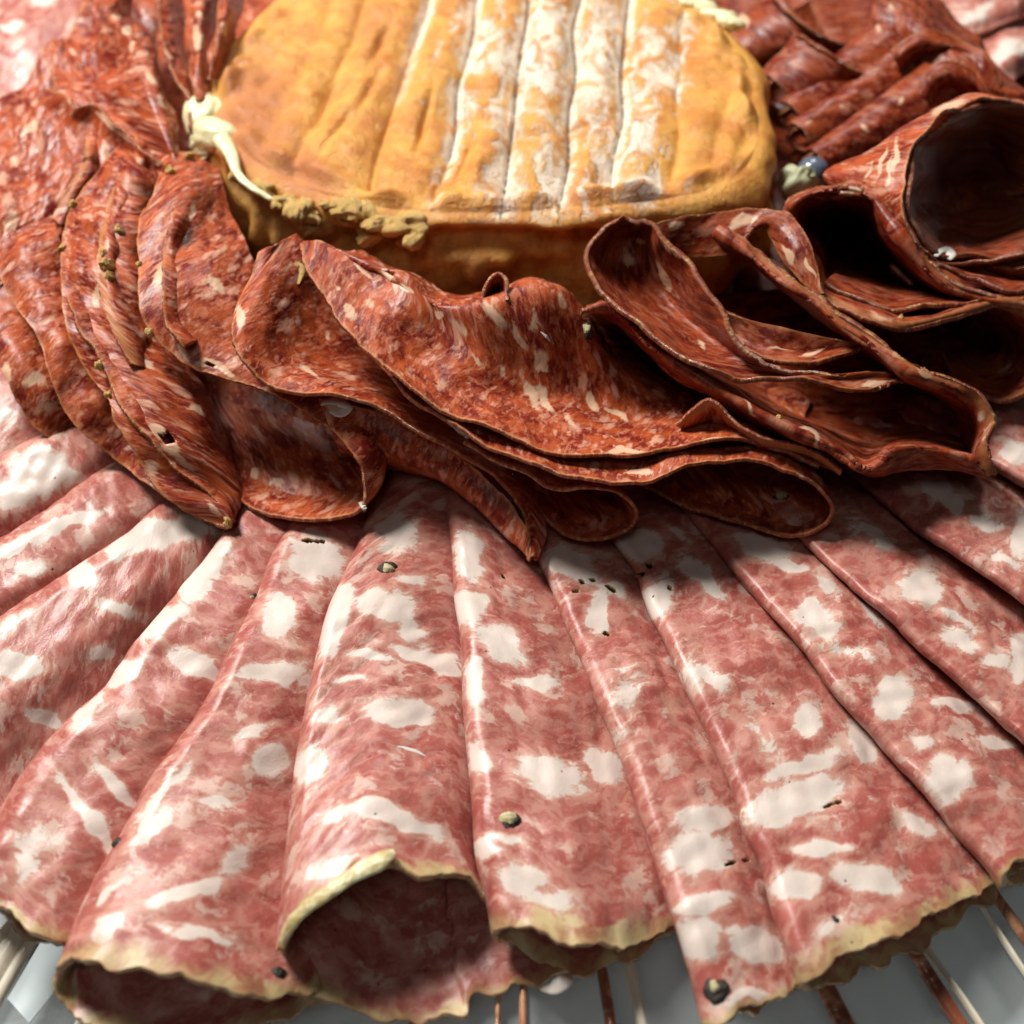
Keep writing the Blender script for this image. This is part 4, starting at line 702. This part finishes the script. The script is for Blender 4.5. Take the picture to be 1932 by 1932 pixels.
# ------------------------------------------------------------------ the washed-rind cheese
CH = 28.0
def cheese():
    C0 = np.array([-4.0, 210.0])
    vis = [(640, -6), (560, 80), (512, 150), (474, 235), (492, 330), (590, 425), (760, 508), (950, 545), (1150, 551), (1350, 546), (1600, 522), (1800, 482), (1893, 405), (1905, 300), (1870, 165), (1800, 60), (1745, 0)]
    pv = np.array([W(x * .7728, y * .7728, CH)[:2] for x, y in vis]) - C0
    an = np.arctan2(pv[:, 1], pv[:, 0]); rd = np.hypot(pv[:, 0], pv[:, 1])
    an = np.where(an > np.radians(60), an - 2 * math.pi, an)
    n, m = 720, 330
    th = np.linspace(-math.pi * 1.0, math.pi, n, endpoint=False)
    xs = np.r_[an, np.radians([60, 90, 120])]; ys = np.r_[rd, 55, 55, 55]
    xs = np.mod(xs, 2 * math.pi); o = np.argsort(xs); xs, ys = xs[o], ys[o]
    xs = np.r_[xs[-3:] - 2 * math.pi, xs, xs[:3] + 2 * math.pi]; ys = np.r_[ys[-3:], ys, ys[:3]]
    R = np.interp(np.mod(th, 2 * math.pi), xs, ys)
    k = np.hanning(41); k /= k.sum(); R = np.convolve(np.r_[R[-20:], R, R[:20]], k, 'valid')
    R = R + 0.55 * waves(th * 52, 0 * th, 31, 0.35)
    # profile: top disc, rounded shoulder, bulging wall
    mt = 200; rho = np.linspace(0, 1, mt) ** 0.8
    rr = 4.6
    P = np.zeros((n, m, 3)); c, s = np.cos(th)[:, None], np.sin(th)[:, None]
    rin = (R[:, None] - rr) * rho[None]
    P[:, :mt, 0] = C0[0] + c * rin; P[:, :mt, 1] = C0[1] + s * rin; P[:, :mt, 2] = CH
    q = np.linspace(0, 1, m - mt + 1)[1:]
    ql = q * 34.0
    sh = np.minimum(ql / (rr * math.pi / 2), 1) * math.pi / 2
    ro = rr * np.sin(sh); zo = -rr * (1 - np.cos(sh)) - np.maximum(ql - rr * math.pi / 2, 0)
    wob = 2.6 * waves(th[:, None] * 52, q[None] * 34 + 0 * th[:, None], 3, 0.28) * ss(0.06, 0.3, q)[None] + 0.8 * waves(th[:, None] * 52, q[None] * 34, 4, 0.8) * ss(0.05, 0.2, q)[None]
    fold = -4.2 * np.exp(-((q * 34 - 7.5 - 1.6 * np.sin(th[:, None] * 5)) / 2.0) ** 2) * ss(-2.9, -2.2, th)[:, None] * ss(-0.6, -1.2, th)[:, None]
    ra = R[:, None] - rr + ro[None] + wob + fold
    P[:, mt:, 0] = C0[0] + c * ra; P[:, mt:, 1] = C0[1] + s * ra; P[:, mt:, 2] = np.maximum(CH + zo[None], 1.5)
    X, Y = proj(P)
    edge_d = np.zeros((n, m)); edge_d[:, :mt] = R[:, None] * (1 - rho[None]); topm = ss(0.0, 4.0, edge_d); 
    # grooves left by the rack
    gl = [((640, 0), (500, 280)), ((700, 0), (560, 330)), ((808, 0), (690, 390)), ((905, 0), (815, 405)), ((1000, 0), (940, 412)), ((1090, 0), (1055, 420)), ((1188, 0), (1150, 415)), ((1290, 20), (1262, 400)), ((1395, 60), (1330, 400))]
    gdep = [0.35, 0.7, 0.8, 1.0, 1.15, 1.15, 1.0, 0.45, 0.3]
    gw = [3.2, 2.4, 1.4, 1.2, 1.0, 1.0, 1.0, 1.6, 2.2]
    G = np.full((n, m), 99.0); D = np.zeros((n, m)); E1 = np.full((n, m), 99.0)
    for (a, b), dp, w_ in zip(gl, gdep, gw):
        A = W(*a, CH)[:2]; B = W(*b, CH)[:2]; d = (B - A) / np.linalg.norm(B - A)
        px, py = P[..., 0] - A[0], P[..., 1] - A[1]
        along = px * d[0] + py * d[1]
        dist = np.abs(px * d[1] - py * d[0] + 0.7 * waves(along, 0 * along, int(a[0]), 0.16))
        D -= dp * (1.5 * np.exp(-(dist / 2.6) ** 2) + 0.9 * np.exp(-(dist / (0.42 * w_)) ** 2))
        if dp > .75: G = np.minimum(G, dist)
    D += 1.4
    D += 0.75 * waves(P[..., 0], P[..., 1] * 0.7, 8, 0.20) + 0.40 * waves(P[..., 0], P[..., 1], 9, 0.5) + 0.12 * waves(P[..., 0], P[..., 1], 10, 1.4)
    # puckered folds and dents seen in the rind
    for (x, y, rx, ry, an_, dp) in [(800, 235, 60, 8, -75, -.9), (690, 200, 60, 9, -62, -.8), (640, 260, 60, 8, -55, -.7), (720, 90, 40, 10, -65, -1.), (505, 160, 30, 16, -30, -.8), (870, 205, 12, 26, 0, -.7), (880, 300, 10, 50, 22, -.9), (640, 415, 12, 40, 35, -1.4), (1100, 240, 40, 8, 5, -.8), (1010, 262, 40, 8, 10, -.8), (1130, 345, 20, 22, 0, -.8), (1330, 360, 24, 22, 0, -.6), (1400, 330, 16, 26, 0, -.7), (900, 330, 14, 30, 20, .6), (1165, 250, 26, 30, 0, .6), (1300, 390, 60, 10, -5, -.5)]:
        A = math.radians(an_); dx, dy = X - x, Y - y
        u = (dx * math.cos(A) + dy * math.sin(A)) / rx; v = (-dx * math.sin(A) + dy * math.cos(A)) / ry
        D += 1.5 * dp * np.exp(-(u * u + v * v) * 1.2)
    P[..., 2] += D * np.where(np.arange(m)[None] < mt, topm, 0)
    # swollen front lip
    lip = np.exp(-((edge_d - 2.0) / 2.2) ** 2) * (np.arange(m)[None] < mt)
    P[..., 2] += lip * 1.5 * (0.6 + waves(th[:, None] * 52 + 0 * edge_d, edge_d, 12, 0.5))
    mould = blobfield(X, Y, [(1010, 130, 140, 190, 0, .9), (1120, 120, 110, 170, 0, .95), (900, 90, 60, 110, 20, .8), (880, 180, 50, 50, 0, .8), (1200, 200, 60, 190, 5, 1.), (1250, 120, 60, 120, 20, .8), (1060, 340, 90, 90, 0, .85), (950, 330, 60, 70, 0, .5), (1200, 360, 60, 60, 0, .9), (1230, 350, 20, 44, 0, 1.5), (860, 260, 40, 10, -50, .6), (1050, 300, 36, 40, 0, 1.), (1150, 330, 40, 60, 0, .7), (1280, 180, 14, 50, 20, .8)], 5)
    orange = blobfield(X, Y, [(470, 260, 120, 90, 20, 1), (480, 180, 70, 90, 0, 1), (700, 60, 60, 60, 0, .5), (560, 330, 90, 60, 30, .8)], 6)
    # the pale streaks along the grooves' lips reach beyond the mould
    pat = P.copy(); pat[:, mt:, 2] += 0
    wall = np.zeros((n, m)); wall[:, mt:] = ss(0.03, 0.14, q)[None]
    cream = blobfield(X, Y, [(1320, 8, 60, 12, 22, 2.0), (1350, 22, 40, 8, 35, 2.0)], 8)
    o = grid_mesh("rind", P, {"pat": pat, "groove": G, "mould": mould, "orange": orange, "wall": wall, "cream": cream}, [cheese_mat()], wrap=True)
    return o, R, C0, th

def cheese_mat():
    t = NT("washed_rind")
    p = t.attr("pat", 'Vector'); g = t.attr("groove"); mo = t.attr("mould"); og = t.attr("orange"); wl = t.attr("wall"); cr = t.attr("cream")
    w = warp(t, p, 0.25, 3.0); w2 = warp(t, w, 1.2, 0.8)
    n1 = t.noise(w, 0.13, 5, 0.6); n2 = t.noise(w2, 0.45, 6, 0.62)
    col = t.mix(t.ramp(n1, 0.35, 0.65), (0.60, 0.215, 0.030), (0.76, 0.37, 0.065))
    col = t.mix(t.math('MULTIPLY', t.ramp(n2, 0.48, 0.70), 0.45), col, (0.80, 0.50, 0.16))
    col = t.mix(t.math('MULTIPLY', t.ramp(t.noise(w2, 0.7, 4), 0.60, 0.74), 0.45), col, (0.36, 0.12, 0.022))
    col = t.mix(t.math('MULTIPLY', t.ramp(t.math('ADD', og, t.math('MULTIPLY', t.math('SUBTRACT', n2, 0.5), 0.8)), -0.1, 0.6), 0.75), col, (0.50, 0.155, 0.045))
    brown = t.mix(t.ramp(n2, 0.35, 0.65), (0.46, 0.19, 0.028), (0.68, 0.36, 0.075))
    col = t.mix(t.math('MULTIPLY', wl, t.ramp(t.noise(w, 0.2, 5), 0.30, 0.62)), col, brown)
    # white mould: on lips of grooves and in drifts
    st = t.vmath('MULTIPLY', w2, (1.0, 0.35, 1.0))
    nm = t.noise(st, 0.25, 5, 0.58, 1.2)
    mm_ = t.ramp(t.math('ADD', t.math('MULTIPLY', mo, 0.95), t.math('MULTIPLY', t.math('SUBTRACT', nm, 0.49), 4.6)), 0.00, 1.05)
    near = t.ramp(t.math('ADD', g, t.math('MULTIPLY', t.math('SUBTRACT', n2, 0.5), 2.6)), 2.3, 0.6)
    lipm = t.math('MULTIPLY', near, t.ramp(t.noise(w, 0.16, 3), 0.38, 0.52))
    lipm = t.math('MULTIPLY', lipm, t.ramp(wl, 0.2, 0.0))
    wm = t.math('MULTIPLY', t.math('MAXIMUM', mm_, t.math('MULTIPLY', lipm, t.ramp(mo, -0.95, -0.4))), t.math('SUBTRACT', 1.0, wl))
    wc = t.mix(t.noise(w2, 0.5, 5), (0.72, 0.56, 0.40), (0.86, 0.82, 0.73))
    col = t.mix(t.math('MULTIPLY', wm, 0.92), col, wc)
    # thin grey-brown lines along the groove bottoms
    gb = t.math('MULTIPLY', t.ramp(t.math('ADD', g, t.math('MULTIPLY', t.math('SUBTRACT', t.noise(w2, 0.8, 4), 0.5), 0.7)), 0.34, 0.06), t.ramp(mo, -0.8, -0.1))
    col = t.mix(t.math('MULTIPLY', t.math('MULTIPLY', gb, 0.85), t.math('SUBTRACT', 1.0, wl)), col, (0.15, 0.11, 0.08))
    col = t.mix(t.ramp(cr, 0.0, 0.4), col, (0.80, 0.76, 0.42))
    b = t.bump(t.math('ADD', t.math('MULTIPLY', nm, 0.7), wm), 0.0007, 0.7)
    b = t.bump(t.noise(w2, 0.9, 6, 0.6), 0.0007, 0.8, b)
    b = t.bump(t.noise(p, 4.0, 4, 0.65), 0.00018, 0.7, b)
    rough = t.math('ADD', t.math('MULTIPLY', wm, 0.40), 0.30)
    return t.P(col=col, rough=rough, spec=0.45, sss=0.25, sr=(1.0, 0.5, 0.2), ssc=0.003, norm=b)

chz = bpy.data.objects.new("washed_rind_cheese", None); sc.collection.objects.link(chz)
tag(chz, "round orange washed-rind cheese with white mould stripes, in the middle of the salami platter", "cheese")
rindo, CR, CC, CTH = cheese()
rindo.parent = chz

M_cream = (lambda t: t.P(col=t.mix(t.noise(t.attr("pat", 'Vector'), 0.5, 4), (0.74, 0.66, 0.34), (0.82, 0.77, 0.50)), rough=0.28, spec=0.5, sss=0.3, sr=(1, .8, .4), ssc=0.002,
     norm=t.bump(t.noise(t.attr("pat", 'Vector'), 0.9, 4), 0.0004, 0.8)))(NT("soft_cheese_paste"))
M_crumb = (lambda t: t.P(col=t.mix(t.noise(t.attr("pat", 'Vector'), 1.2, 4), (0.48, 0.22, 0.04), (0.82, 0.62, 0.22)), rough=0.24, spec=0.5, sss=0.2, sr=(1, .7, .3), ssc=0.001,
     norm=t.bump(t.noise(t.attr("pat", 'Vector'), 2.5, 5, .7), 0.0005, 1.0)))(NT("crumbly_cheese_paste"))

def lump(name, c, r, seed, mat, parent=None, n=64, m=34, amp=0.25, freq=1.6, rot=0.0, flat=1.0, mats=None):
    """irregular closed lump; c mm, r (x,y,z) mm"""
    th = np.linspace(0, 2 * math.pi, n, endpoint=False)[:, None]; ph = np.linspace(0.02, math.pi - 0.02, m)[None]
    d = np.stack([np.cos(th) * np.sin(ph), np.sin(th) * np.sin(ph), np.cos(ph) + 0 * th], -1)
    k = 1 + amp * waves(d[..., 0] * 2 + d[..., 2], d[..., 1] * 2 - d[..., 2], seed, freq) + amp * .35 * waves(d[..., 0] * 2 - d[..., 2], d[..., 1] * 2 + d[..., 2], seed + 1, freq * 3)
    P = d * k[..., None] * np.array(r)
    a = math.radians(rot); x, y = P[..., 0].copy(), P[..., 1].copy()
    P[..., 0] = x * math.cos(a) - y * math.sin(a); P[..., 1] = x * math.sin(a) + y * math.cos(a)
    o = grid_mesh(name, P + np.array(c), {"pat": P + np.array(c)}, [mat], wrap=True, parent=parent)
    return o

def strand(name, pts, rad, mat, parent=None, seed=0, flat=0.6):
    Q = spl(np.array([W(*p) for p in pts]), 90); r = np.interp(np.linspace(0, 1, 90), np.linspace(0, 1, len(rad)), rad)
    T = np.gradient(Q, axis=0); T /= np.linalg.norm(T, axis=1, keepdims=True)
    S = np.cross(T, [0, 0, 1.0]); S /= np.linalg.norm(S, axis=1, keepdims=True); Up = np.cross(S, T)
    th = np.linspace(0, 2 * math.pi, 20, endpoint=False)
    rr = r[:, None] * (1 + 0.12 * waves(np.arange(90)[:, None] * 0.4, np.cos(th)[None] * 2, seed, 1.0))
    P = Q[:, None] + S[:, None] * (rr * np.cos(th))[..., None] + Up[:, None] * (rr * flat * np.sin(th))[..., None]
    P = np.moveaxis(P, 0, 1)
    return grid_mesh(name, P, {"pat": P}, [mat], wrap=True, parent=parent)

# paste bulging out at the broken left corner, one strand pulled down over the rind
Pc = W(362, 228, 23)
lump("oozing_paste", W(394, 224, 24.6), (4.6, 6.4, 4.6), 101, M_cream, chz, n=90, m=50, amp=0.20, freq=1.2, rot=10)
lump("oozing_paste", W(416, 258, 26.0), (5.4, 3.8, 3.2), 102, M_cream, chz, n=90, m=50, amp=0.14, freq=1.0, rot=-38)
lump("oozing_paste", W(396, 276, 23.6), (3.4, 2.4, 3.2), 103, M_cream, chz, n=90, m=50, amp=0.18, freq=1.3, rot=-20)
strand("paste_drip", [(380, 282, 25), (383, 296, 24), (380, 312, 21)], [1.6, .9, .3], M_cream, chz, 5)
strand("paste_strand", [(418, 262, 29), (438, 296, 29), (448, 326, 28.5), (470, 350, 28), (505, 372, 27.2), (530, 384, 26.2)], [1.9, 1.2, .8, .7, .6, .35], M_cream, chz, 7)
rr_ = random.Random(5)
for i, (x, y, h, r) in enumerate([(x + rr_.uniform(-7, 7), y + rr_.uniform(-6, 8), h + rr_.uniform(-.8, .5), r * rr_.uniform(.55, 1.3)) for x, y, h, r in [(560, 397, 27.8, 2.4), (585, 405, 28, 2.0), (640, 398, 28.6, 2.2), (662, 402, 28.8, 2.6), (690, 404, 28.6, 2.0), (612, 392, 28.4, 1.8), (735, 424, 27.5, 2.8), (760, 432, 27.3, 2.6), (715, 418, 28, 1.8), (790, 436, 27, 2.0), (520, 388, 27.3, 2.2), (500, 366, 27.8, 2.0), (455, 330, 27.5, 1.8), (540, 382, 28.2, 1.6), (650, 418, 26.5, 2.6), (700, 432, 25.5, 2.8), (770, 455, 24.5, 3.0), (600, 420, 25.5, 2.6), (480, 345, 27.6, 1.6)]]):
    lump("rind_crumb", W(x, y - 3, h - .7), (r * 1.2, r * .8, r * .55), 110 + i, M_crumb, chz, n=48, m=26, amp=0.34, freq=1.8, rot=rr_.uniform(0, 180))
for i, (x, y) in enumerate([(1295, 4), (1330, 14), (1360, 30), (1378, 42)]):
    lump("torn_paste_edge", W(x, y, 28.2), (3.4, 1.8, 1.3), 140 + i, M_cream, chz, n=40, m=22, amp=0.25, rot=-30)

WIDE.name = "folded_salami_slice"
strand("rind_flap", [snap((x, y), u) for x, y, u in [(530, 1784, .2), (548, 1746, .3), (574, 1716, .4), (606, 1692, .5), (650, 1662, .6), (690, 1638, .7), (722, 1620, 1.0), (744, 1608, 1.6)]], [.5, .75, .85, .8, .9, 1.1, 1.1, .5], M_rind, WIDE, 3, 0.45)
# ------------------------------------------------------------------ pepper, fat shreds, crumbs
M_black = (lambda t: t.P(col=t.mix(t.noise(t.attr("pat", 'Vector'), 2.5, 4), (0.010, 0.008, 0.006), (0.05, 0.035, 0.025)), rough=0.4, spec=0.5,
     norm=t.bump(t.noise(t.attr("pat", 'Vector'), 3, 4), 0.0003, 1.0)))(NT("pepper_skin"))
M_heart = (lambda t: t.P(col=t.mix(t.noise(t.attr("pat", 'Vector'), 2.5, 4), (0.36, 0.30, 0.12), (0.72, 0.68, 0.42)), rough=0.45, spec=0.4, 
     norm=t.bump(t.noise(t.attr("pat", 'Vector'), 3, 4), 0.0003, 1.0)))(NT("pepper_heart"))
M_white = plain("white_fat_shred", (0.72, 0.66, 0.60), 0.35, sss=0.2, ssc=0.001)
def pepper(label, x, y, h, r, heart=None, rot=0, seed=1, asp=1.0):
    e = bpy.data.objects.new("peppercorn", None); sc.collection.objects.link(e)
    c = W(x, y, surf(x, y, h) - r * 0.02)
    lump("skin", c, (r, r * asp, r * .7), 200 + seed, M_black, e, n=44, m=24, amp=0.18, rot=rot)
    if heart:
        dx, dy, k = heart
        lump("heart", c + np.array([dx * r, dy * r, r * .34]), (r * k, r * k * .85, r * .48), 230 + seed, M_heart, e, n=40, m=22, amp=0.16, rot=rot)
    tag(e, label, "peppercorn", "peppercorn pieces in the salami")
pepper("cut peppercorn with black ring and pale centre, top of the widest pale slice", 731, 1077, 10.3, 1.45, (0, 0, .74), 20, 1)
pepper("peppercorn half, pale side out, on the central pale slice near its lower end", 965, 1553, 9.6, 1.35, (-.25, .3, .85), 10, 2, .8)
pepper("black peppercorn with cream spot at the tip of the narrow pale slice", 1352, 1868, 8.0, 1.5, (-.2, .1, .5), 60, 3)
pepper("black peppercorn stuck in the rind of the large slice at lower left", 520, 1838, 8.9, 1.25, None, 0, 4, .6)
pepper("black pepper fragment at the fold of the large slice at lower left", 223, 1592, 9.6, .8, None, 60, 5)
pepper("tiny cracked pepper piece between the third and fourth pale slices from the left", 476, 1127, 10.4, .75, (0, -.3, .5), 60, 6)
pepper("black peppercorn sliver in the hollow of the brown tongue", 1167, 518, 26.7, .95, None, 100, 7, .38)
pepper("glossy greenish peppercorn half at the edge of the bright red slice", 1108, 626, 25.8, 1.5, (-.15, 0, .7), 90, 8, .55)
pepper("dark pepper bit inside the wide flat loop", 1474, 940, 6.6, 1.6, (0, .1, .6), 0, 9, .4)
pepper("grey pepper bit near the olive end of the wide pale slice", 1571, 1737, 9.0, .8, None, 0, 10)
pepper("tiny dark pepper speck at the yellow rind of the lower left slice", 333, 1852, 8.2, .55, None, 0, 11)
pepper("tiny black pepper speck on the lower left slice above its rind", 315, 1724, 11.6, .45, None, 0, 12)

def shred(label, pts, rad, seed, mat=None):
    o = strand("fat_shred", [snap(q, 0.25 + (0.5 if len(q) > 3 else 0)) for q in pts], [k * 0.72 for k in rad], mat or M_white, None, seed, 0.35); tag(o, label, "fat shred", "loose shreds of fat"); return o
shred("curled white fat shred on the red salami above the big open loop", [(605, 764, 24.8), (620, 758, 25.4), (640, 758, 25.6), (652, 770, 25.3), (640, 781, 24.9), (622, 776, 24.6)], [.25, .9, 1.2, 1.3, 1.1, .3], 1)
shred("long white fat shred lying on the widest pale slice", [(722, 1404, 11.4), (750, 1412, 11.5), (780, 1420, 11.5), (808, 1434, 11.4), (842, 1450, 11.2)], [.15, .7, .8, .5, .15], 2)
shred("white fat curl hooked over the rim below the big hollow roll", [(1765, 484, 30), (1774, 474, 30.4), (1788, 471, 30.2), (1795, 480, 29.6), (1790, 490, 28.8)], [.4, .9, 1.2, 1.2, .5], 3)
shred("yellow crumb hanging from the corner of the bright red slice", [(556, 496, 33), (566, 505, 33), (566, 520, 32.6), (562, 536, 32)], [.5, 1.3, .9, .3], 4, M_crumb)
shred("white torn fat scrap at the foot of the widest pale slice", [(1020, 1866, 3), (1045, 1862, 3.4), (1066, 1850, 3.6), (1075, 1838, 3)], [.3, 1.2, 1.3, .4], 5)
shred("yellowish crumb on the lower lip of the big open loop", [(680, 948, 12.6), (687, 958, 12.4), (686, 968, 12)], [.5, .6, .15], 6)
shred("white sliver added as a painted glint on the bright red slice", [(1020, 626, 30.6), (1030, 634, 30.2), (1038, 644, 29.6)], [.12, .5, .12], 7)  # thin white strand put in place of a glint on the meat
M_glob = plain("greenish_white_olive", (0.33, 0.34, 0.20), 0.5); M_glb2 = plain("blue_grey_berry", (0.10, 0.12, 0.17), 0.2, coat=0.5)
for i, (x, y, h, r) in enumerate([(140, 388, 27, .9), (200, 505, 29, 1.0), (207, 522, 28.6, .8), (196, 478, 29, .8), (226, 436, 29.4, .9), (118, 470, 26.5, .7), (262, 500, 29, .6), (282, 628, 26.6, .7), (186, 690, 24, .7), (206, 745, 21.6, .6), (1470, 790, 24.4, .5), (1700, 600, 27.5, .5), (430, 986, 10, .8), (322, 325, 29.6, 1.0), (358, 300, 27, 1.0)]):
    o = lump("crumb", W(x, y, surf(x, y, h) + .2), (r, r * .8, r * 1.1), 350 + i, M_crumb, None, n=30, m=18, amp=0.35, freq=1.9, rot=i * 40)
    tag(o, "tiny golden crumb stuck to a salami edge", "crumb", "golden crumbs on the salami edges")
o = lump("garnish_bud", W(1506, 350, 21), (3.2, 3.0, 3.8), 301, M_glob, amp=0.3); tag(o, "pale green garnish bud squeezed between cheese and brown salami", "garnish")
o = lump("garnish_berry", W(1534, 330, 19), (3.2, 3.0, 3.4), 302, M_glb2, amp=0.06); tag(o, "shiny blue-grey garnish berry behind the pale green bud", "garnish")

# ------------------------------------------------------------------ the setting: counter, glass plate with ribs, paper
def counter_mat():
    t = NT("grey_marble"); c = t.n.new('ShaderNodeTexCoord').outputs['Object']
    n = t.noise(c, 90, 8, 0.65, 0.6); n2 = t.noise(c, 380, 5, 0.6)
    col = t.mix(t.ramp(n, 0.38, 0.62), (0.05, 0.075, 0.075), (0.30, 0.37, 0.37))
    col = t.mix(t.math('MULTIPLY', t.ramp(n2, 0.5, 0.7), 0.5), col, (0.42, 0.48, 0.48))
    return t.P(col=col, rough=0.35)
def flat(name, pts, z, mat, thick=0.0):
    me = bpy.data.meshes.new(name)
    n = len(pts)
    if thick:
        v = [(x * MM, y * MM, z * MM) for x, y in pts] + [(x * MM, y * MM, (z - thick) * MM) for x, y in pts]
        f = [tuple(range(n)), tuple(range(2 * n - 1, n - 1, -1))] + [(i, i + n, (i + 1) % n + n, (i + 1) % n) for i in range(n)]
    else:
        v = [(x * MM, y * MM, z * MM) for x, y in pts]; f = [tuple(range(n))]
    me.from_pydata(v, [], f); me.materials.append(mat)
    o = bpy.data.objects.new(name, me); sc.collection.objects.link(o); return o
o = flat("counter", [(-900, -600), (900, -600), (900, 1200), (-900, 1200)], -14, counter_mat()); o['kind'] = 'structure'

M_paper = plain("white_paper", (0.76, 0.87, 0.90), 0.6)
pw = lambda x, y, z: tuple(W(x, y, z)[:2])
o = flat("paper_strip", [pw(82, 1768, -9), pw(150, 1776, -9), pw(104, 1868, -9), pw(55, 1930, -9), pw(14, 1884, -9)], -9, M_paper, 0.3); tag(o, "white paper strip under the glass plate at the lower left corner", "paper")
o = flat("paper_sheet", [(-34, -60), (130, -60), (130, 95), (-26, 95), (-30, 60)], -9.5, M_paper, 0.3); tag(o, "white paper sheet seen through the glass plate at the lower right", "paper")

def plate():
    root = bpy.data.objects.new("fluted_glass_plate", None); sc.collection.objects.link(root)
    tag(root, "clear fluted glass plate with ribs painted in copper reflections carrying all the salami and cheese", "plate")
    c0 = np.array([-4.0, 195.0]); nr = 72; n = nr * 16; m = 60
    th = np.linspace(0, 2 * math.pi, n, endpoint=False)[:, None]; r = np.linspace(2, 190, m)[None]
    cell = (th / (2 * math.pi) * nr) % 1.0
    h = 1.3 * np.exp(-((cell - 0.5) / 0.12) ** 2) * ss(60, 90, r)
    P = np.stack([c0[0] + r * np.sin(th), c0[1] - r * np.cos(th), h - 1.6 + 0 * th], -1)
    t = NT("clear_plate_glass")
    t.P(col=(0.9, 0.97, 0.97), rough=0.08, spec=0.7, alpha=0.13)
    grid_mesh("glass_disc", P, {"pat": P}, [t.m], wrap=True, parent=root)
    t = NT("copper_reflection_rib"); c = t.n.new('ShaderNodeTexCoord').outputs['Object']  # copper-brown reflections of the glass ribs put into their colour
    nn = t.noise(c, 160, 5, 0.6, 1.0)
    cop = t.P(col=t.mix(t.ramp(nn, 0.42, 0.6), (0.24, 0.07, 0.035), (0.60, 0.32, 0.18)), rough=0.22, spec=0.6, coat=0.5, norm=t.bump(nn, 0.0006, 0.8))
    t = NT("cream_reflection_rib"); c = t.n.new('ShaderNodeTexCoord').outputs['Object']; nn = t.noise(c, 160, 4)  # cream reflections of the glass ribs put into their colour
    ivo = t.P(col=t.mix(nn, (0.60, 0.52, 0.38), (0.85, 0.80, 0.68)), rough=0.15, spec=0.8, coat=0.6)
    # ribs run outwards from the centre; their world directions follow the photo
    def rib(x1, y1, x2, y2, w, mat, hh=0.9):
        A = W(x1, y1, 0)[:2]; B = W(x2, y2, 0)[:2]; d = (B - A); ln = np.linalg.norm(d); d /= ln
        A = A - d * 16; B = B + d * 34
        nrm = np.array([-d[1], d[0]]); k = 13
        s = np.linspace(0, 1, 60)[:, None]; a = np.linspace(0, math.pi, k)[None]
        wv = w * (1 + 0.15 * waves(s * 60, 0 * s, int(x1), 0.5))
        c = A + (B - A) * s + nrm * 0.25 * waves(s * 60, 0 * s, int(y1), 0.3)
        Pp = np.zeros((60, k, 3)); Pp[..., 0] = c[:, 0:1] + nrm[0] * wv * np.cos(a); Pp[..., 1] = c[:, 1:2] + nrm[1] * wv * np.cos(a)
        Pp[..., 2] = -0.45 + hh * np.sin(a)
        grid_mesh("rib", Pp, {"pat": Pp}, [mat], parent=root)
    for x1, y1, x2, y2, w, mt in [(1880, 1690, 1945, 1780, .75, cop), (1730, 1800, 1818, 1932, .9, cop), (1752, 1790, 1850, 1932, .4, ivo), (1562, 1865, 1598, 1932, 1.2, cop), 
                                  (1136, 1830, 1152, 1932, .7, cop), (988, 1862, 990, 1932, .55, cop), (942, 1872, 940, 1932, .35, cop), (780, 1920, 775, 1940, .4, cop), (1190, 1840, 1215, 1940, .7, ivo),
                                  (40, 1752, -20, 1840, 1.3, ivo), (60, 1768, 5, 1860, .8, ivo), (175, 1890, 150, 1945, 1.3, ivo), (25, 1735, -40, 1810, .6, ivo), (1850, 1700, 1935, 1830, .35, ivo)]:
        rib(x1, y1, x2, y2, w, mt)
plate()
